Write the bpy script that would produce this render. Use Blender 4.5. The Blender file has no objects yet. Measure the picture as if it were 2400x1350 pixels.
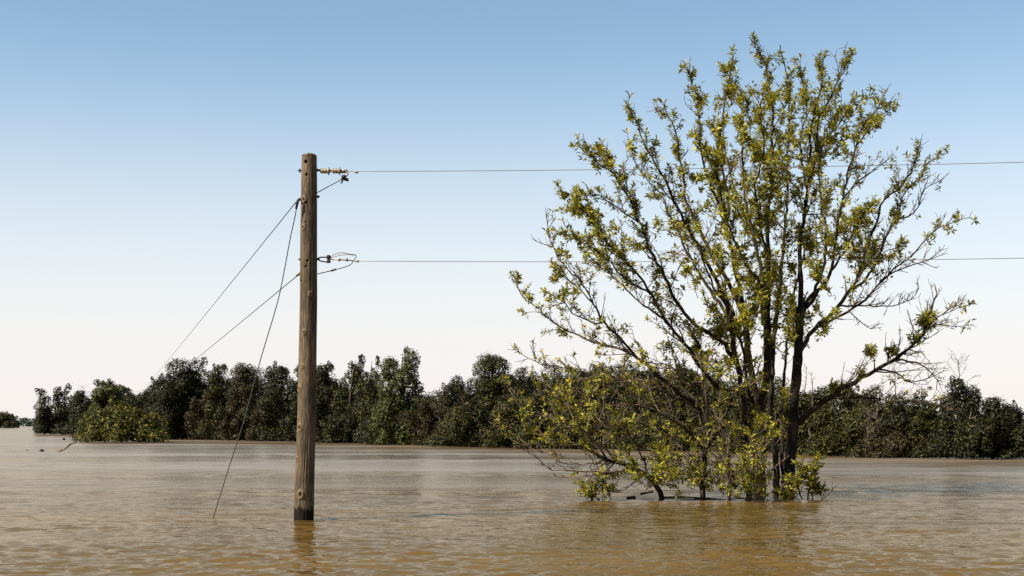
import bpy, math, random
import numpy as np
from mathutils import Vector

# ------------------------------------------------------------------ camera, sky, sun, exposure
SC = bpy.context.scene
COL = SC.collection
CAM_H = 1.37            # eye height above the flood water, metres
F = 3200.0              # focal length in pixels of a 2400 px wide frame
HOR = 990.0             # row of the horizon in that frame

cam_data = bpy.data.cameras.new('camera')
cam = bpy.data.objects.new('camera', cam_data)
COL.objects.link(cam)
cam.location = (0, 0, CAM_H)
cam.rotation_euler = (math.radians(90), 0, 0)
cam_data.sensor_width = 36.0
cam_data.lens = 36.0 * F / 2400.0
cam_data.shift_y = (HOR - 675.0) / 2400.0
cam_data.clip_start = 0.1
cam_data.clip_end = 9000
SC.camera = cam

SUN_AZ = math.radians(62)       # degrees left of straight behind the camera
SUN_EL = math.radians(48)
sd = Vector((-math.sin(SUN_AZ) * math.cos(SUN_EL), -math.cos(SUN_AZ) * math.cos(SUN_EL), math.sin(SUN_EL)))
sun_data = bpy.data.lights.new('sun', 'SUN')
sun_data.energy = 5.0
sun_data.angle = math.radians(0.53)
sun_data.color = (1.0, 0.90, 0.74)
sun = bpy.data.objects.new('sun', sun_data)
COL.objects.link(sun)
sun.rotation_euler = sd.to_track_quat('Z', 'Y').to_euler()

world = bpy.data.worlds.new('World')
SC.world = world
world.use_nodes = True
wn = world.node_tree.nodes
wl = world.node_tree.links
sky = wn.new('ShaderNodeTexSky')
sky.sky_type = 'NISHITA'
sky.sun_disc = False
sky.sun_elevation = SUN_EL
sky.sun_rotation = math.atan2(sd.x, sd.y)
sky.altitude = 0
sky.air_density = 0.85
sky.dust_density = 0.0
sky.ozone_density = 0.2
wn['Background'].inputs['Strength'].default_value = 0.0505
tint = wn.new('ShaderNodeMix')            # white balance of the film stock: a touch greener than the raw sky
tint.data_type = 'RGBA'; tint.blend_type = 'MULTIPLY'; tint.inputs[0].default_value = 1.0
tint.inputs[7].default_value = (1.02, 1.06, 0.97, 1)
wl.new(sky.outputs['Color'], tint.inputs[6])
# humid summer haze: whitens the sky towards the horizon, the same all the way round
wtc = wn.new('ShaderNodeTexCoord'); wsep = wn.new('ShaderNodeSeparateXYZ')
wl.new(wtc.outputs['Generated'], wsep.inputs[0])
hz = wn.new('ShaderNodeMapRange'); hz.interpolation_type = 'SMOOTHSTEP'
hz.inputs['From Min'].default_value = 0.29; hz.inputs['From Max'].default_value = 0.0
hz.inputs['To Min'].default_value = 0.0; hz.inputs['To Max'].default_value = 0.95
wl.new(wsep.outputs['Z'], hz.inputs['Value'])
hmix = wn.new('ShaderNodeMix'); hmix.data_type = 'RGBA'
hmix.inputs[7].default_value = (5.55, 5.2, 5.2, 1)
wl.new(hz.outputs[0], hmix.inputs[0]); wl.new(tint.outputs[2], hmix.inputs[6])
wl.new(hmix.outputs[2], wn['Background'].inputs['Color'])

SC.view_settings.view_transform = 'Standard'
SC.view_settings.look = 'None'
SC.view_settings.gamma = 1.0
SC.view_settings.exposure = 1.7
SC.view_settings.use_curve_mapping = False
SC.cycles.max_bounces = 6
SC.cycles.diffuse_bounces = 3
SC.cycles.glossy_bounces = 3
SC.cycles.transmission_bounces = 4
SC.cycles.use_denoising = False

# ------------------------------------------------------------------ helpers
def P(px, py, Y):
    """World point at depth Y seen at (px, py) of the 2400 x 1350 frame."""
    return Vector(((px - 1200.0) / F * Y, Y, CAM_H + (HOR - py) / F * Y))

def water_depth(py):
    return CAM_H * F / (py - HOR)

def link(name, me, mat=None, parent=None):
    o = bpy.data.objects.new(name, me)
    COL.objects.link(o)
    if mat is not None and me is not None and not me.materials:
        me.materials.append(mat)
    if parent is not None:
        o.parent = parent
    return o

def tag(o, label=None, cat=None, group=None, kind=None):
    if label: o['label'] = label
    if cat: o['category'] = cat
    if group: o['group'] = group
    if kind: o['kind'] = kind
    return o

def empty(name, loc=(0, 0, 0)):
    o = bpy.data.objects.new(name, None)
    COL.objects.link(o)
    o.location = loc
    o.empty_display_size = 0.2
    return o

def np_mesh(name, V, Fc, smooth=False):
    """V (n,3) array, Fc (m,k) array with constant k."""
    me = bpy.data.meshes.new(name)
    V = np.ascontiguousarray(V, dtype=np.float32)
    Fc = np.ascontiguousarray(Fc, dtype=np.int32)
    n, (m, k) = len(V), Fc.shape
    me.vertices.add(n)
    me.vertices.foreach_set('co', V.ravel())
    me.loops.add(m * k)
    me.loops.foreach_set('vertex_index', Fc.ravel())
    me.polygons.add(m)
    me.polygons.foreach_set('loop_start', np.arange(0, m * k, k, dtype=np.int32))
    if smooth:
        me.polygons.foreach_set('use_smooth', np.ones(m, dtype=bool))
    me.update(calc_edges=True)
    me.validate()
    return me

class Mesh:
    def __init__(self):
        self.v = []; self.f = []
    def tube(self, pts, radii, sides=6, cap=True):
        pts = [Vector(p) for p in pts]
        n = len(pts)
        b = len(self.v)
        t0 = (pts[1] - pts[0]).normalized()
        ref = Vector((0, 0, 1)) if abs(t0.z) < 0.9 else Vector((1, 0, 0))
        u = t0.cross(ref).normalized()
        for i in range(n):
            t = (pts[min(i + 1, n - 1)] - pts[max(i - 1, 0)])
            if t.length < 1e-9: t = t0.copy()
            t.normalize()
            u = (u - t * u.dot(t))
            if u.length < 1e-6: u = t.orthogonal()
            u.normalize()
            w = t.cross(u)
            for k in range(sides):
                a = 2 * math.pi * k / sides
                self.v.append(pts[i] + (u * math.cos(a) + w * math.sin(a)) * radii[i])
        for i in range(n - 1):
            for k in range(sides):
                k2 = (k + 1) % sides
                self.f.append((b + i * sides + k, b + i * sides + k2, b + (i + 1) * sides + k2, b + (i + 1) * sides + k))
        if cap:
            self.f.append(tuple(b + k for k in range(sides))[::-1])
            self.f.append(tuple(b + (n - 1) * sides + k for k in range(sides)))
    def lathe(self, base, axis, prof, sides=14):
        """prof: list of (distance along axis, radius)"""
        axis = Vector(axis).normalized()
        self.tube_dir(Vector(base), axis, prof, sides)
    def tube_dir(self, base, axis, prof, sides):
        u = axis.orthogonal().normalized(); w = axis.cross(u)
        b = len(self.v); n = len(prof)
        for d, r in prof:
            for k in range(sides):
                a = 2 * math.pi * k / sides
                self.v.append(base + axis * d + (u * math.cos(a) + w * math.sin(a)) * max(r, 1e-4))
        for i in range(n - 1):
            for k in range(sides):
                k2 = (k + 1) % sides
                self.f.append((b + i * sides + k, b + i * sides + k2, b + (i + 1) * sides + k2, b + (i + 1) * sides + k))
        self.f.append(tuple(b + k for k in range(sides))[::-1])
        self.f.append(tuple(b + (n - 1) * sides + k for k in range(sides)))
    def box(self, c, sx, sy, sz):
        b = len(self.v)
        for x in (-1, 1):
            for y in (-1, 1):
                for z in (-1, 1):
                    self.v.append(Vector(c) + Vector((x * sx, y * sy, z * sz)) * 0.5)
        for q in ((0, 1, 3, 2), (4, 6, 7, 5), (0, 4, 5, 1), (2, 3, 7, 6), (0, 2, 6, 4), (1, 5, 7, 3)):
            self.f.append(tuple(b + i for i in q))
    def build(self, name, mat, parent=None, smooth=True):
        me = bpy.data.meshes.new(name)
        me.from_pydata([tuple(v) for v in self.v], [], self.f)
        if smooth:
            me.polygons.foreach_set('use_smooth', [True] * len(me.polygons))
        me.update()
        return link(name, me, mat, parent)

def catmull(pts, n):
    """n points along a Catmull-Rom curve through pts (arrays of any width)."""
    pts = np.asarray(pts, dtype=float)
    if len(pts) == 2:
        t = np.linspace(0, 1, n)[:, None]
        return pts[0] * (1 - t) + pts[1] * t
    ext = np.vstack([2 * pts[0] - pts[1], pts, 2 * pts[-1] - pts[-2]])
    seg = np.linalg.norm(np.diff(pts[:, :3], axis=0), axis=1)
    cum = np.concatenate([[0], np.cumsum(seg)])
    out = []
    for s in np.linspace(0, cum[-1], n):
        i = min(max(np.searchsorted(cum, s, side='right') - 1, 0), len(seg) - 1)
        t = (s - cum[i]) / max(seg[i], 1e-9)
        p0, p1, p2, p3 = ext[i], ext[i + 1], ext[i + 2], ext[i + 3]
        out.append(0.5 * (2 * p1 + (p2 - p0) * t + (2 * p0 - 5 * p1 + 4 * p2 - p3) * t * t + (3 * p1 - p0 - 3 * p2 + p3) * t ** 3))
    return np.array(out)

# ------------------------------------------------------------------ materials
def mat_new(name):
    m = bpy.data.materials.new(name)
    m.use_nodes = True
    nt = m.node_tree
    return m, nt.nodes, nt.links, nt.nodes['Principled BSDF']

K = 0.41            # all surface colours, for the exposure above
def ramp(nodes, stops, k=1.0):
    r = nodes.new('ShaderNodeValToRGB')
    e = r.color_ramp.elements
    while len(e) < len(stops): e.new(0.5)
    for el, (p, c) in zip(e, stops):
        el.position = p; el.color = (*(q * k for q in c), 1)
    return r

def leaf_material(name, stops, trans=(0.2, 0.2, 0.02), tfac=0.3, rough=0.55, spec=0.1):
    m, n, l, b = mat_new(name)
    g = n.new('ShaderNodeNewGeometry')
    r = ramp(n, stops, K)
    oi = n.new('ShaderNodeObjectInfo')
    ad = n.new('ShaderNodeMath'); ad.operation = 'ADD'
    fr = n.new('ShaderNodeMath'); fr.operation = 'FRACT'
    l.new(g.outputs['Random Per Island'], ad.inputs[0])
    l.new(oi.outputs['Random'], ad.inputs[1])
    l.new(ad.outputs[0], fr.inputs[0])
    l.new(fr.outputs[0], r.inputs['Fac'])
    l.new(r.outputs['Color'], b.inputs['Base Color'])
    b.inputs['Roughness'].default_value = rough
    b.inputs['Specular IOR Level'].default_value = spec
    t = n.new('ShaderNodeBsdfTranslucent')
    t.inputs['Color'].default_value = (*(q * K for q in trans), 1)
    mx = n.new('ShaderNodeMixShader')
    mx.inputs['Fac'].default_value = tfac
    l.new(b.outputs[0], mx.inputs[1]); l.new(t.outputs[0], mx.inputs[2])
    l.new(mx.outputs[0], n['Material Output'].inputs['Surface'])
    return m

def bark_material(name, dark, light, scale=9.0, thr=(0.45, 0.7)):
    m, n, l, b = mat_new(name)
    tc = n.new('ShaderNodeTexCoord')
    mp = n.new('ShaderNodeMapping'); mp.inputs['Scale'].default_value = (1, 1, 0.35)
    no = n.new('ShaderNodeTexNoise'); no.inputs['Scale'].default_value = scale; no.inputs['Detail'].default_value = 6
    r = ramp(n, [(thr[0], dark), (thr[1], light)], K)
    l.new(tc.outputs['Object'], mp.inputs['Vector']); l.new(mp.outputs[0], no.inputs['Vector'])
    l.new(no.outputs['Fac'], r.inputs['Fac']); l.new(r.outputs['Color'], b.inputs['Base Color'])
    b.inputs['Roughness'].default_value = 0.9
    b.inputs['Specular IOR Level'].default_value = 0.15
    bp = n.new('ShaderNodeBump'); bp.inputs['Strength'].default_value = 0.6; bp.inputs['Distance'].default_value = 0.02
    n2 = n.new('ShaderNodeTexNoise'); n2.inputs['Scale'].default_value = scale * 4; n2.inputs['Detail'].default_value = 4
    l.new(mp.outputs[0], n2.inputs['Vector'])
    l.new(n2.outputs['Fac'], bp.inputs['Height']); l.new(bp.outputs[0], b.inputs['Normal'])
    return m

def plain_material(name, color, rough=0.6, metal=0.0):
    m, n, l, b = mat_new(name)
    no = n.new('ShaderNodeTexNoise'); no.inputs['Scale'].default_value = 40
    r = ramp(n, [(0.3, tuple(c * 0.75 for c in color)), (0.7, tuple(min(1, c * 1.2) for c in color))], K)
    l.new(no.outputs['Fac'], r.inputs['Fac']); l.new(r.outputs['Color'], b.inputs['Base Color'])
    b.inputs['Roughness'].default_value = rough
    b.inputs['Metallic'].default_value = metal
    return m

M_NEAR_LEAF = leaf_material('ash_leaf', [(0.0, (0.0465, 0.0772, 0.0120)), (0.35, (0.1860, 0.2163, 0.0220)), (0.65, (0.4836, 0.4635, 0.0380)), (1.0, (0.6696, 0.5665, 0.0450))], (0.50, 0.43, 0.03), 0.34, .5, .2)
M_BUSH_LEAF = leaf_material('bush_leaf', [(0.0, (0.0095, 0.0152, 0.0035)), (0.5, (0.0306, 0.0380, 0.0070)), (0.72, (0.1020, 0.1026, 0.0154)), (1.0, (0.3400, 0.3040, 0.0315))], (0.16, 0.14, 0.02), 0.25)
FAR = {
    'dark': leaf_material('tree_leaf_dark', [(0.0, (0.0053, 0.0074, 0.0020)), (0.55, (0.0145, 0.0170, 0.0046)), (0.8, (0.0363, 0.0370, 0.0099)), (1.0, (0.0825, 0.0777, 0.0198))], (0.05, 0.05, 0.01), 0.08),
    'brown': leaf_material('tree_leaf_brown', [(0.0, (0.0082, 0.0079, 0.0027)), (0.5, (0.0272, 0.0230, 0.0075)), (0.8, (0.0646, 0.0504, 0.0170)), (1.0, (0.1224, 0.0936, 0.0326))], (0.08, 0.06, 0.015), 0.08),
    'willow': leaf_material('tree_leaf_willow', [(0.0, (0.0164, 0.0252, 0.0066)), (0.5, (0.0492, 0.0630, 0.0148)), (0.8, (0.0984, 0.1125, 0.0262)), (1.0, (0.1804, 0.1890, 0.0451))], (0.14, 0.15, 0.03), 0.18),
    'olive': leaf_material('tree_leaf_olive', [(0.0, (0.0070, 0.0099, 0.0021)), (0.5, (0.0224, 0.0258, 0.0056)), (0.8, (0.0665, 0.0646, 0.0126)), (1.0, (0.1680, 0.1444, 0.0252))], (0.08, 0.075, 0.012), 0.10),
    'far': leaf_material('tree_leaf_far_haze', [(0.0, (0.018, 0.040, 0.028)), (1.0, (0.045, 0.075, 0.048))], (0.04, 0.06, 0.03), 0.1),  # bluish tint of distant haze mixed into the leaf colour
}
M_BARK = bark_material('ash_bark', (0.018, 0.014, 0.010), (0.11, 0.078, 0.045), 8.0, (0.5, 0.72))
M_TWIG = bark_material('twig_bark', (0.10, 0.07, 0.05), (0.34, 0.26, 0.19), 5.0)
M_FARBARK = bark_material('far_bark', (0.05, 0.04, 0.028), (0.14, 0.11, 0.08), 2.0)
M_DEAD = bark_material('dead_wood', (0.14, 0.115, 0.09), (0.26, 0.21, 0.17), 3.0)
M_DRIFT = bark_material('driftwood', (0.10, 0.07, 0.045), (0.30, 0.20, 0.12), 4.0)
M_WETLOG = bark_material('wet_log', (0.012, 0.010, 0.008), (0.04, 0.03, 0.02), 6.0)
M_WIRE = plain_material('weathered_wire', (0.22, 0.20, 0.18), 0.6, 0.4)
M_DARKWIRE = plain_material('dark_cable', (0.035, 0.045, 0.04), 0.6, 0.2)
M_PORCELAIN = plain_material('insulator_porcelain', (0.36, 0.28, 0.16), 0.35)
M_STEEL = plain_material('rusty_steel', (0.03, 0.022, 0.018), 0.7, 0.5)
M_BRASS = plain_material('clamp_metal', (0.34, 0.26, 0.13), 0.45, 0.5)

def water_material():
    m, n, l, b = mat_new('muddy_water')
    tc = n.new('ShaderNodeTexCoord')
    no = n.new('ShaderNodeTexNoise'); no.inputs['Scale'].default_value = 0.35; no.inputs['Detail'].default_value = 5
    mp0 = n.new('ShaderNodeMapping'); mp0.inputs['Scale'].default_value = (0.35, 1.0, 1.0)
    l.new(tc.outputs['Object'], mp0.inputs['Vector']); l.new(mp0.outputs[0], no.inputs['Vector'])
    r = ramp(n, [(0.3, (0.130, 0.080, 0.020)), (0.7, (0.180, 0.112, 0.032))], K)
    l.new(no.outputs['Fac'], r.inputs['Fac'])
    df = n.new('ShaderNodeBsdfDiffuse'); l.new(r.outputs['Color'], df.inputs['Color'])
    gl = n.new('ShaderNodeBsdfGlossy'); gl.inputs['Color'].default_value = (0.79, 0.665, 0.53, 1)   # silty skin dulls the mirror
    fn = n.new('ShaderNodeFresnel'); fn.inputs['IOR'].default_value = 1.33
    # sheltered water is glassier than the wind ruffled open reach
    vl = n.new('ShaderNodeVectorMath'); vl.operation = 'LENGTH'; l.new(tc.outputs['Object'], vl.inputs[0])
    mr = n.new('ShaderNodeMapRange'); mr.interpolation_type = 'SMOOTHSTEP'
    mr.inputs['From Min'].default_value = 15; mr.inputs['From Max'].default_value = 42
    mr.inputs['To Min'].default_value = 0.09; mr.inputs['To Max'].default_value = 0.27
    l.new(vl.outputs['Value'], mr.inputs['Value']); 
    n5 = n.new('ShaderNodeTexNoise'); n5.inputs['Scale'].default_value = 0.16; n5.inputs['Detail'].default_value = 4
    mp5 = n.new('ShaderNodeMapping'); mp5.inputs['Scale'].default_value = (0.22, 1.0, 1.0)
    l.new(tc.outputs['Object'], mp5.inputs['Vector']); l.new(mp5.outputs[0], n5.inputs['Vector'])
    r5 = ramp(n, [(0.38, (0.62, 0.62, 0.62)), (0.62, (1.15, 1.15, 1.15))])       # slicks and ruffled lanes
    l.new(n5.outputs['Fac'], r5.inputs['Fac'])
    m5 = n.new('ShaderNodeMath'); m5.operation = 'MULTIPLY'; l.new(mr.outputs[0], m5.inputs[0]); l.new(r5.outputs['Color'], m5.inputs[1])
    l.new(m5.outputs[0], gl.inputs['Roughness'])
    mxs = n.new('ShaderNodeMixShader'); l.new(fn.outputs[0], mxs.inputs[0]); l.new(df.outputs[0], mxs.inputs[1]); l.new(gl.outputs[0], mxs.inputs[2])
    l.new(mxs.outputs[0], n['Material Output'].inputs['Surface'])
    n.remove(b)
    mp = n.new('ShaderNodeMapping'); mp.inputs['Scale'].default_value = (0.55, 1.0, 1.0)
    l.new(tc.outputs['Object'], mp.inputs['Vector'])
    n1 = n.new('ShaderNodeTexNoise'); n1.inputs['Scale'].default_value = 13.0; n1.inputs['Detail'].default_value = 2; n1.inputs['Roughness'].default_value = 0.55
    l.new(mp.outputs[0], n1.inputs['Vector'])
    bp = n.new('ShaderNodeBump'); bp.inputs['Strength'].default_value = 0.42; bp.inputs['Distance'].default_value = 0.02
    n4 = n.new('ShaderNodeTexNoise'); n4.inputs['Scale'].default_value = 2.0; n4.inputs['Detail'].default_value = 3
    l.new(mp.outputs[0], n4.inputs['Vector'])
    bp2 = n.new('ShaderNodeBump'); bp2.inputs['Strength'].default_value = 0.38; bp2.inputs['Distance'].default_value = 0.10
    l.new(n4.outputs['Fac'], bp2.inputs['Height'])
    l.new(n1.outputs['Fac'], bp.inputs['Height']); l.new(bp2.outputs[0], bp.inputs['Normal'])
    for q in (df, gl, fn): l.new(bp.outputs[0], q.inputs['Normal'])
    return m
M_WATER = water_material()

# ------------------------------------------------------------------ water: one sheet with real waves
def build_water():
    rng = np.random.default_rng(11)
    radii = [0.0, 1.5, 3.0, 4.5, 6.0, 7.2, 8.2, 9.0]
    r = 9.0
    while r < 420:
        r += max(r * r / (CAM_H * 1365.0) * (0.38 if r < 24 else 0.7), 0.02)
        radii.append(r)
    radii += [520, 700, 1000, 1600, 2600, 4200, 7000]
    radii = np.array(radii)
    fine = np.radians(np.linspace(-30, 30, 700))
    coarse = np.radians(np.linspace(30, 330, 120))[1:-1]
    ang = np.concatenate([fine, coarse])
    nr, na = len(radii), len(ang)
    R, A = np.meshgrid(radii, ang, indexing='ij')
    X = R * np.sin(A); Y = R * np.cos(A)
    dr = np.gradient(radii)[:, None]
    da = np.concatenate([np.full(700, fine[1] - fine[0]), np.full(118, coarse[1] - coarse[0])])[None, :]
    Z = np.zeros_like(X)
    # patchy amplitude: low frequency streaks along the current
    patch = np.zeros_like(X)
    for _ in range(14):
        lam = rng.uniform(2.5, 12); th = rng.normal(math.pi / 2, 0.35)
        patch += np.sin(2 * math.pi / lam * (0.35 * X * math.cos(th) + Y * math.sin(th)) + rng.uniform(0, 6.28))
    patch = 1.0 + 0.55 * patch / 2.6
    patch = np.clip(patch, 0.25, 2.2)
    for i in range(190):
        if i < 125:
            lam = 0.11 * (0.75 / 0.11) ** rng.uniform(0, 1)
            th = math.pi / 2 + rng.normal(0, 0.6)
            slope = 0.0165 if lam < 0.45 else 0.009
            near = 1.0
        else:                       # longer chop out on the open reach
            lam = 0.9 * (7.0 / 0.9) ** rng.uniform(0, 1)
            th = math.pi / 2 + rng.normal(0, 0.5)
            slope = 0.022
            near = np.clip((R - 11 * lam) / (12 * lam), 0, 1) * np.clip(R / 22 - .6, 0, 1)
        kx, ky = math.cos(th), math.sin(th)
        a = slope * lam / (2 * math.pi)
        # local sampling step along the wave direction
        ex = np.abs(kx * np.sin(A) + ky * np.cos(A)) * dr + np.abs(kx * np.cos(A) - ky * np.sin(A)) * R * da
        w = np.clip(lam / np.maximum(ex, 1e-4) / 1.8 - 1.0, 0, 1) * near
        ph = rng.uniform(0, 6.28)
        warp = 0.35 * np.sin(X * 0.7 / (lam + .3) + ph) + 0.3 * np.sin(Y * 0.45 + 2 * ph)
        Z += w * a * np.sin(2 * math.pi / lam * (kx * X + ky * Y) + ph + warp)
    Z *= patch
    # wake ridges round the pole and the flooded tree
    def ridge(x0, y0, x1, y1, amp, wid):
        t = np.clip((X - x0) / (x1 - x0), 0, 1)
        yc = y0 + (y1 - y0) * t + 0.10 * np.sin(X * 5 + x0)
        win = np.clip(np.minimum((X - x0), (x1 - X)) / 0.5, 0, 1)
        return amp * win * np.exp(-((Y - yc) / wid) ** 2)
    for k in range(5):
        x0 = -5.0 + rng.uniform(-0.6, 0.8); x1 = rng.uniform(-2.2, 0.2)
        y0 = rng.uniform(19.6, 22.2)
        Z += ridge(x0, y0, x1, y0 + rng.uniform(-0.3, 0.1), rng.uniform(0.016, 0.028), rng.uniform(0.08, 0.14))
    for k in range(5):
        x0 = rng.uniform(2.0, 6.4); x1 = x0 + rng.uniform(1.2, 3.0); y0 = rng.uniform(19.5, 24)
        Z += ridge(x0, y0, x1, y0 + rng.uniform(-0.3, 0.2), rng.uniform(0.012, 0.022), rng.uniform(0.08, 0.13))
    Z *= np.clip((R - 5) / 4, 0, 1)
    V = np.stack([X, Y, Z], axis=-1).reshape(-1, 3)
    i = np.arange(nr - 1)[:, None]; j = np.arange(na)[None, :]
    j2 = (j + 1) % na
    q = np.stack([i * na + j, i * na + j2, (i + 1) * na + j2, (i + 1) * na + j], axis=-1).reshape(-1, 4)
    q = q[na:]                                   # drop the degenerate innermost ring
    Fc = q
    me = np_mesh('flood_water', V, Fc, smooth=True)
    o = link('flood_water', me, M_WATER)
    tag(o, 'brown rippled flood water spreading from the camera to the far trees', 'water', kind='structure')
build_water()

# ------------------------------------------------------------------ leaves
def blade(base, d, nrm, L, W, fold=0.18):
    """5 vertices, 4 triangles: a folded narrow leaf."""
    d = d / np.linalg.norm(d)
    s = np.cross(d, nrm); s /= max(np.linalg.norm(s), 1e-6)
    u = np.cross(s, d)
    mid = base + d * L * 0.48
    v = [base, mid - s * W * 0.5 + u * W * fold, mid - u * W * 0.04, mid + s * W * 0.5 + u * W * fold, base + d * L - u * L * 0.14]
    f = [(0, 2, 1), (0, 3, 2), (1, 2, 4), (2, 3, 4)]
    return v, f

def sprig_arrays(seed, n=10, loose=0.08, L=0.105, W=0.038):
    """A rosette of leaflets about the end of a shoot that points along +Z."""
    rng = np.random.default_rng(seed)
    V, Fc = [], []
    for k in range(n):
        az = k * 2.399 + rng.uniform(-.3, .3)
        tilt = math.radians(rng.uniform(18, 88))
        z0 = rng.uniform(-loose, 0.02)
        d = np.array([math.sin(tilt) * math.cos(az), math.sin(tilt) * math.sin(az), math.cos(tilt)])
        nrm = np.array([-math.cos(tilt) * math.cos(az), -math.cos(tilt) * math.sin(az), math.sin(tilt)]) + rng.normal(0, .35, 3)
        v, f = blade(np.array([0, 0, z0]) + d * 0.008, d, nrm, L * rng.uniform(.65, 1.2), W * rng.uniform(.75, 1.2))
        b = len(V)
        V += v; Fc += [tuple(i + b for i in t) for t in f]
    return np.array(V), np.array(Fc)

SPRIGS = [sprig_arrays(s, n, z) for s, n, z in ((1, 9, .07), (2, 13, .20), (3, 8, .10), (4, 15, .26), (5, 10, .14), (6, 6, .16), (7, 12, .30), (8, 5, .05))]
SPRIG_ME = []
for k, (v, f) in enumerate(SPRIGS):
    me = np_mesh('leaf_sprig', v, f)
    me.materials.append(M_NEAR_LEAF)
    SPRIG_ME.append(me)

def frame_from(d):
    d = d / np.linalg.norm(d)
    a = np.array([0, 0, 1.0]) if abs(d[2]) < 0.9 else np.array([1.0, 0, 0])
    u = np.cross(a, d); u /= np.linalg.norm(u)
    w = np.cross(d, u)
    return np.stack([u, w, d], axis=1)

class Tree:
    """A near tree: digitised stems and limbs, grown twigs, leaf sprigs."""
    def __init__(self, name, base, label, cat, seed):
        self.root = empty(name, base)
        self.base = np.array(base)
        tag(self.root, label, cat)
        self.rng = np.random.default_rng(seed)
        self.twig = Mesh()
        self.spr = []          # (pos, dir, scale)
    def limb(self, pts, w0, w1, leafy=1.0, name='limb', side=1.0, start=0.22, slen=1.0, mat=None, sides=8, jit=0.035):
        """pts: list of (px, py, depth); widths in photo pixels."""
        rng = self.rng
        P3 = np.array([list(P(*p)) for p in pts])
        n = max(6, int(np.linalg.norm(np.diff(P3, axis=0), axis=1).sum() / 0.14))
        C = catmull(P3, n)
        C[1:-1] += rng.normal(0, jit * 0.35, (n - 2, 3))
        Ym = C[:, 1].mean()
        t = np.linspace(0, 1, n)
        rad = (w0 + (w1 - w0) * t ** 0.7) / 2 / F * Ym * (0.92 if name == 'trunk' else 0.74)
        rad *= rng.uniform(0.93, 1.09, n)
        m = Mesh()
        m.tube([Vector(c - self.base) for c in C], list(rad), sides)
        m.build(name, mat or M_BARK, self.root)
        length = np.linalg.norm(np.diff(C, axis=0), axis=1).sum()
        # side shoots
        k = int(length * 4.8 * side)
        for j in range(k):
            s = start + (1 - start) * (j + rng.uniform(0, 1)) / max(k, 1)
            i = min(int(s * (n - 1)), n - 2)
            p = C[i]
            tan = C[min(i + 2, n - 1)] - C[max(i - 1, 0)]
            tan /= np.linalg.norm(tan)
            self.shoot(p, tan, (0.34 + 0.8 * (1 - s)) * rng.uniform(0.5, 1.6) * slen, min(rad[i] * 0.55, 0.016), leafy * (0.30 + 0.70 * min(1.0, s * 1.15)), 2)
        if leafy > 0:                      # dead bare shoots among the leafy ones
            for j in range(int(length * 2.0 * side)):
                s = start + (1 - start) * rng.uniform(0, 1)
                i = min(int(s * (n - 1)), n - 2)
                tan = C[min(i + 2, n - 1)] - C[max(i - 1, 0)]; tan /= np.linalg.norm(tan)
                self.shoot(C[i], tan, rng.uniform(.3, .8) * slen, 0.010, 0.0, 2)
        tan = C[-1] - C[-3]; tan /= np.linalg.norm(tan)
        for _ in range(2):
            self.shoot(C[-1], tan, 0.28 * slen, rad[-1] * 0.8, leafy, 1, spread=0.35)
    def shoot(self, p, tan, L, r, leafy, level, spread=0.62):
        rng = self.rng
        d = tan + rng.normal(0, spread, 3) + np.array([0, 0, 0.22])
        d /= np.linalg.norm(d)
        n = 5 if level == 2 else 3
        pts = [p]
        dd = d.copy()
        for i in range(n - 1):
            dd = dd + rng.normal(0, 0.14, 3) + np.array([0, 0, 0.07])
            dd /= np.linalg.norm(dd)
            pts.append(pts[-1] + dd * L / (n - 1))
        if min(q[2] for q in pts) < 0.03 or max(q[2] for q in pts) > 8.6: return
        rr = np.linspace(max(r, 0.0065), 0.0036, n)
        self.twig.tube([Vector(q - self.base) for q in pts], list(rr), 4 if level == 2 else 3, cap=False)
        if level == 2:
            for j in range(int(2 + L * 7)):
                i = rng.integers(1, n)
                f = rng.uniform(0, 1)
                q = pts[i - 1] * (1 - f) + pts[i] * f
                self.shoot(q, d, rng.uniform(0.10, 0.32) * min(1.0, L + .3), 0.005, leafy, 1, 0.6)
        end = pts[-1]; ed = pts[-1] - pts[-2]
        if rng.uniform() < leafy * (0.95 if level == 1 else 1.0):
            self.spr.append((end, ed, rng.uniform(0.6, 1.3)))
            for _ in range(2 if rng.uniform() < .5 * leafy else 0):
                f = rng.uniform(0.3, 0.8)
                self.spr.append((pts[-1] * f + pts[-2] * (1 - f), ed + rng.normal(0, .02, 3), rng.uniform(0.6, 1.0)))
    def finish(self, single=300, size=1.0):
        rng = self.rng
        self.spr = [(p, d, sc * size) for p, d, sc in self.spr]
        self.twig.build('twigs', M_TWIG, self.root)['kind'] = 'stuff'
        spr = [s for s in self.spr if s[0][2] > 0.02]
        # nearest ones first: they show largest
        spr.sort(key=lambda s: s[0][1])
        solo, rest = spr[:single], spr[single:]
        for p, d, sc in solo:
            d = d / np.linalg.norm(d) + np.array([0, 0, 0.35])
            o = bpy.data.objects.new('leaf_sprig', SPRIG_ME[rng.integers(len(SPRIG_ME))])
            COL.objects.link(o)
            o.parent = self.root
            o.location = p - self.base
            o.rotation_mode = 'QUATERNION'
            q = Vector(d).to_track_quat('Z', 'Y')
            o.rotation_quaternion = q
            o.scale = (sc, sc, sc)
        if rest:
            VV, FF, b = [], [], 0
            for p, d, sc in rest:
                v, f = SPRIGS[rng.integers(len(SPRIGS))]
                d = d / np.linalg.norm(d) + np.array([0, 0, 0.35])
                Rm = frame_from(d)
                a = rng.uniform(0, 6.28)
                Rz = np.array([[math.cos(a), -math.sin(a), 0], [math.sin(a), math.cos(a), 0], [0, 0, 1]])
                VV.append((v * sc) @ (Rm @ Rz).T + (p - self.base)); FF.append(f + b); b += len(v)
            o = link('foliage', np_mesh('foliage', np.vstack(VV), np.vstack(FF)), M_NEAR_LEAF, self.root)
            o['kind'] = 'stuff'
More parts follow.
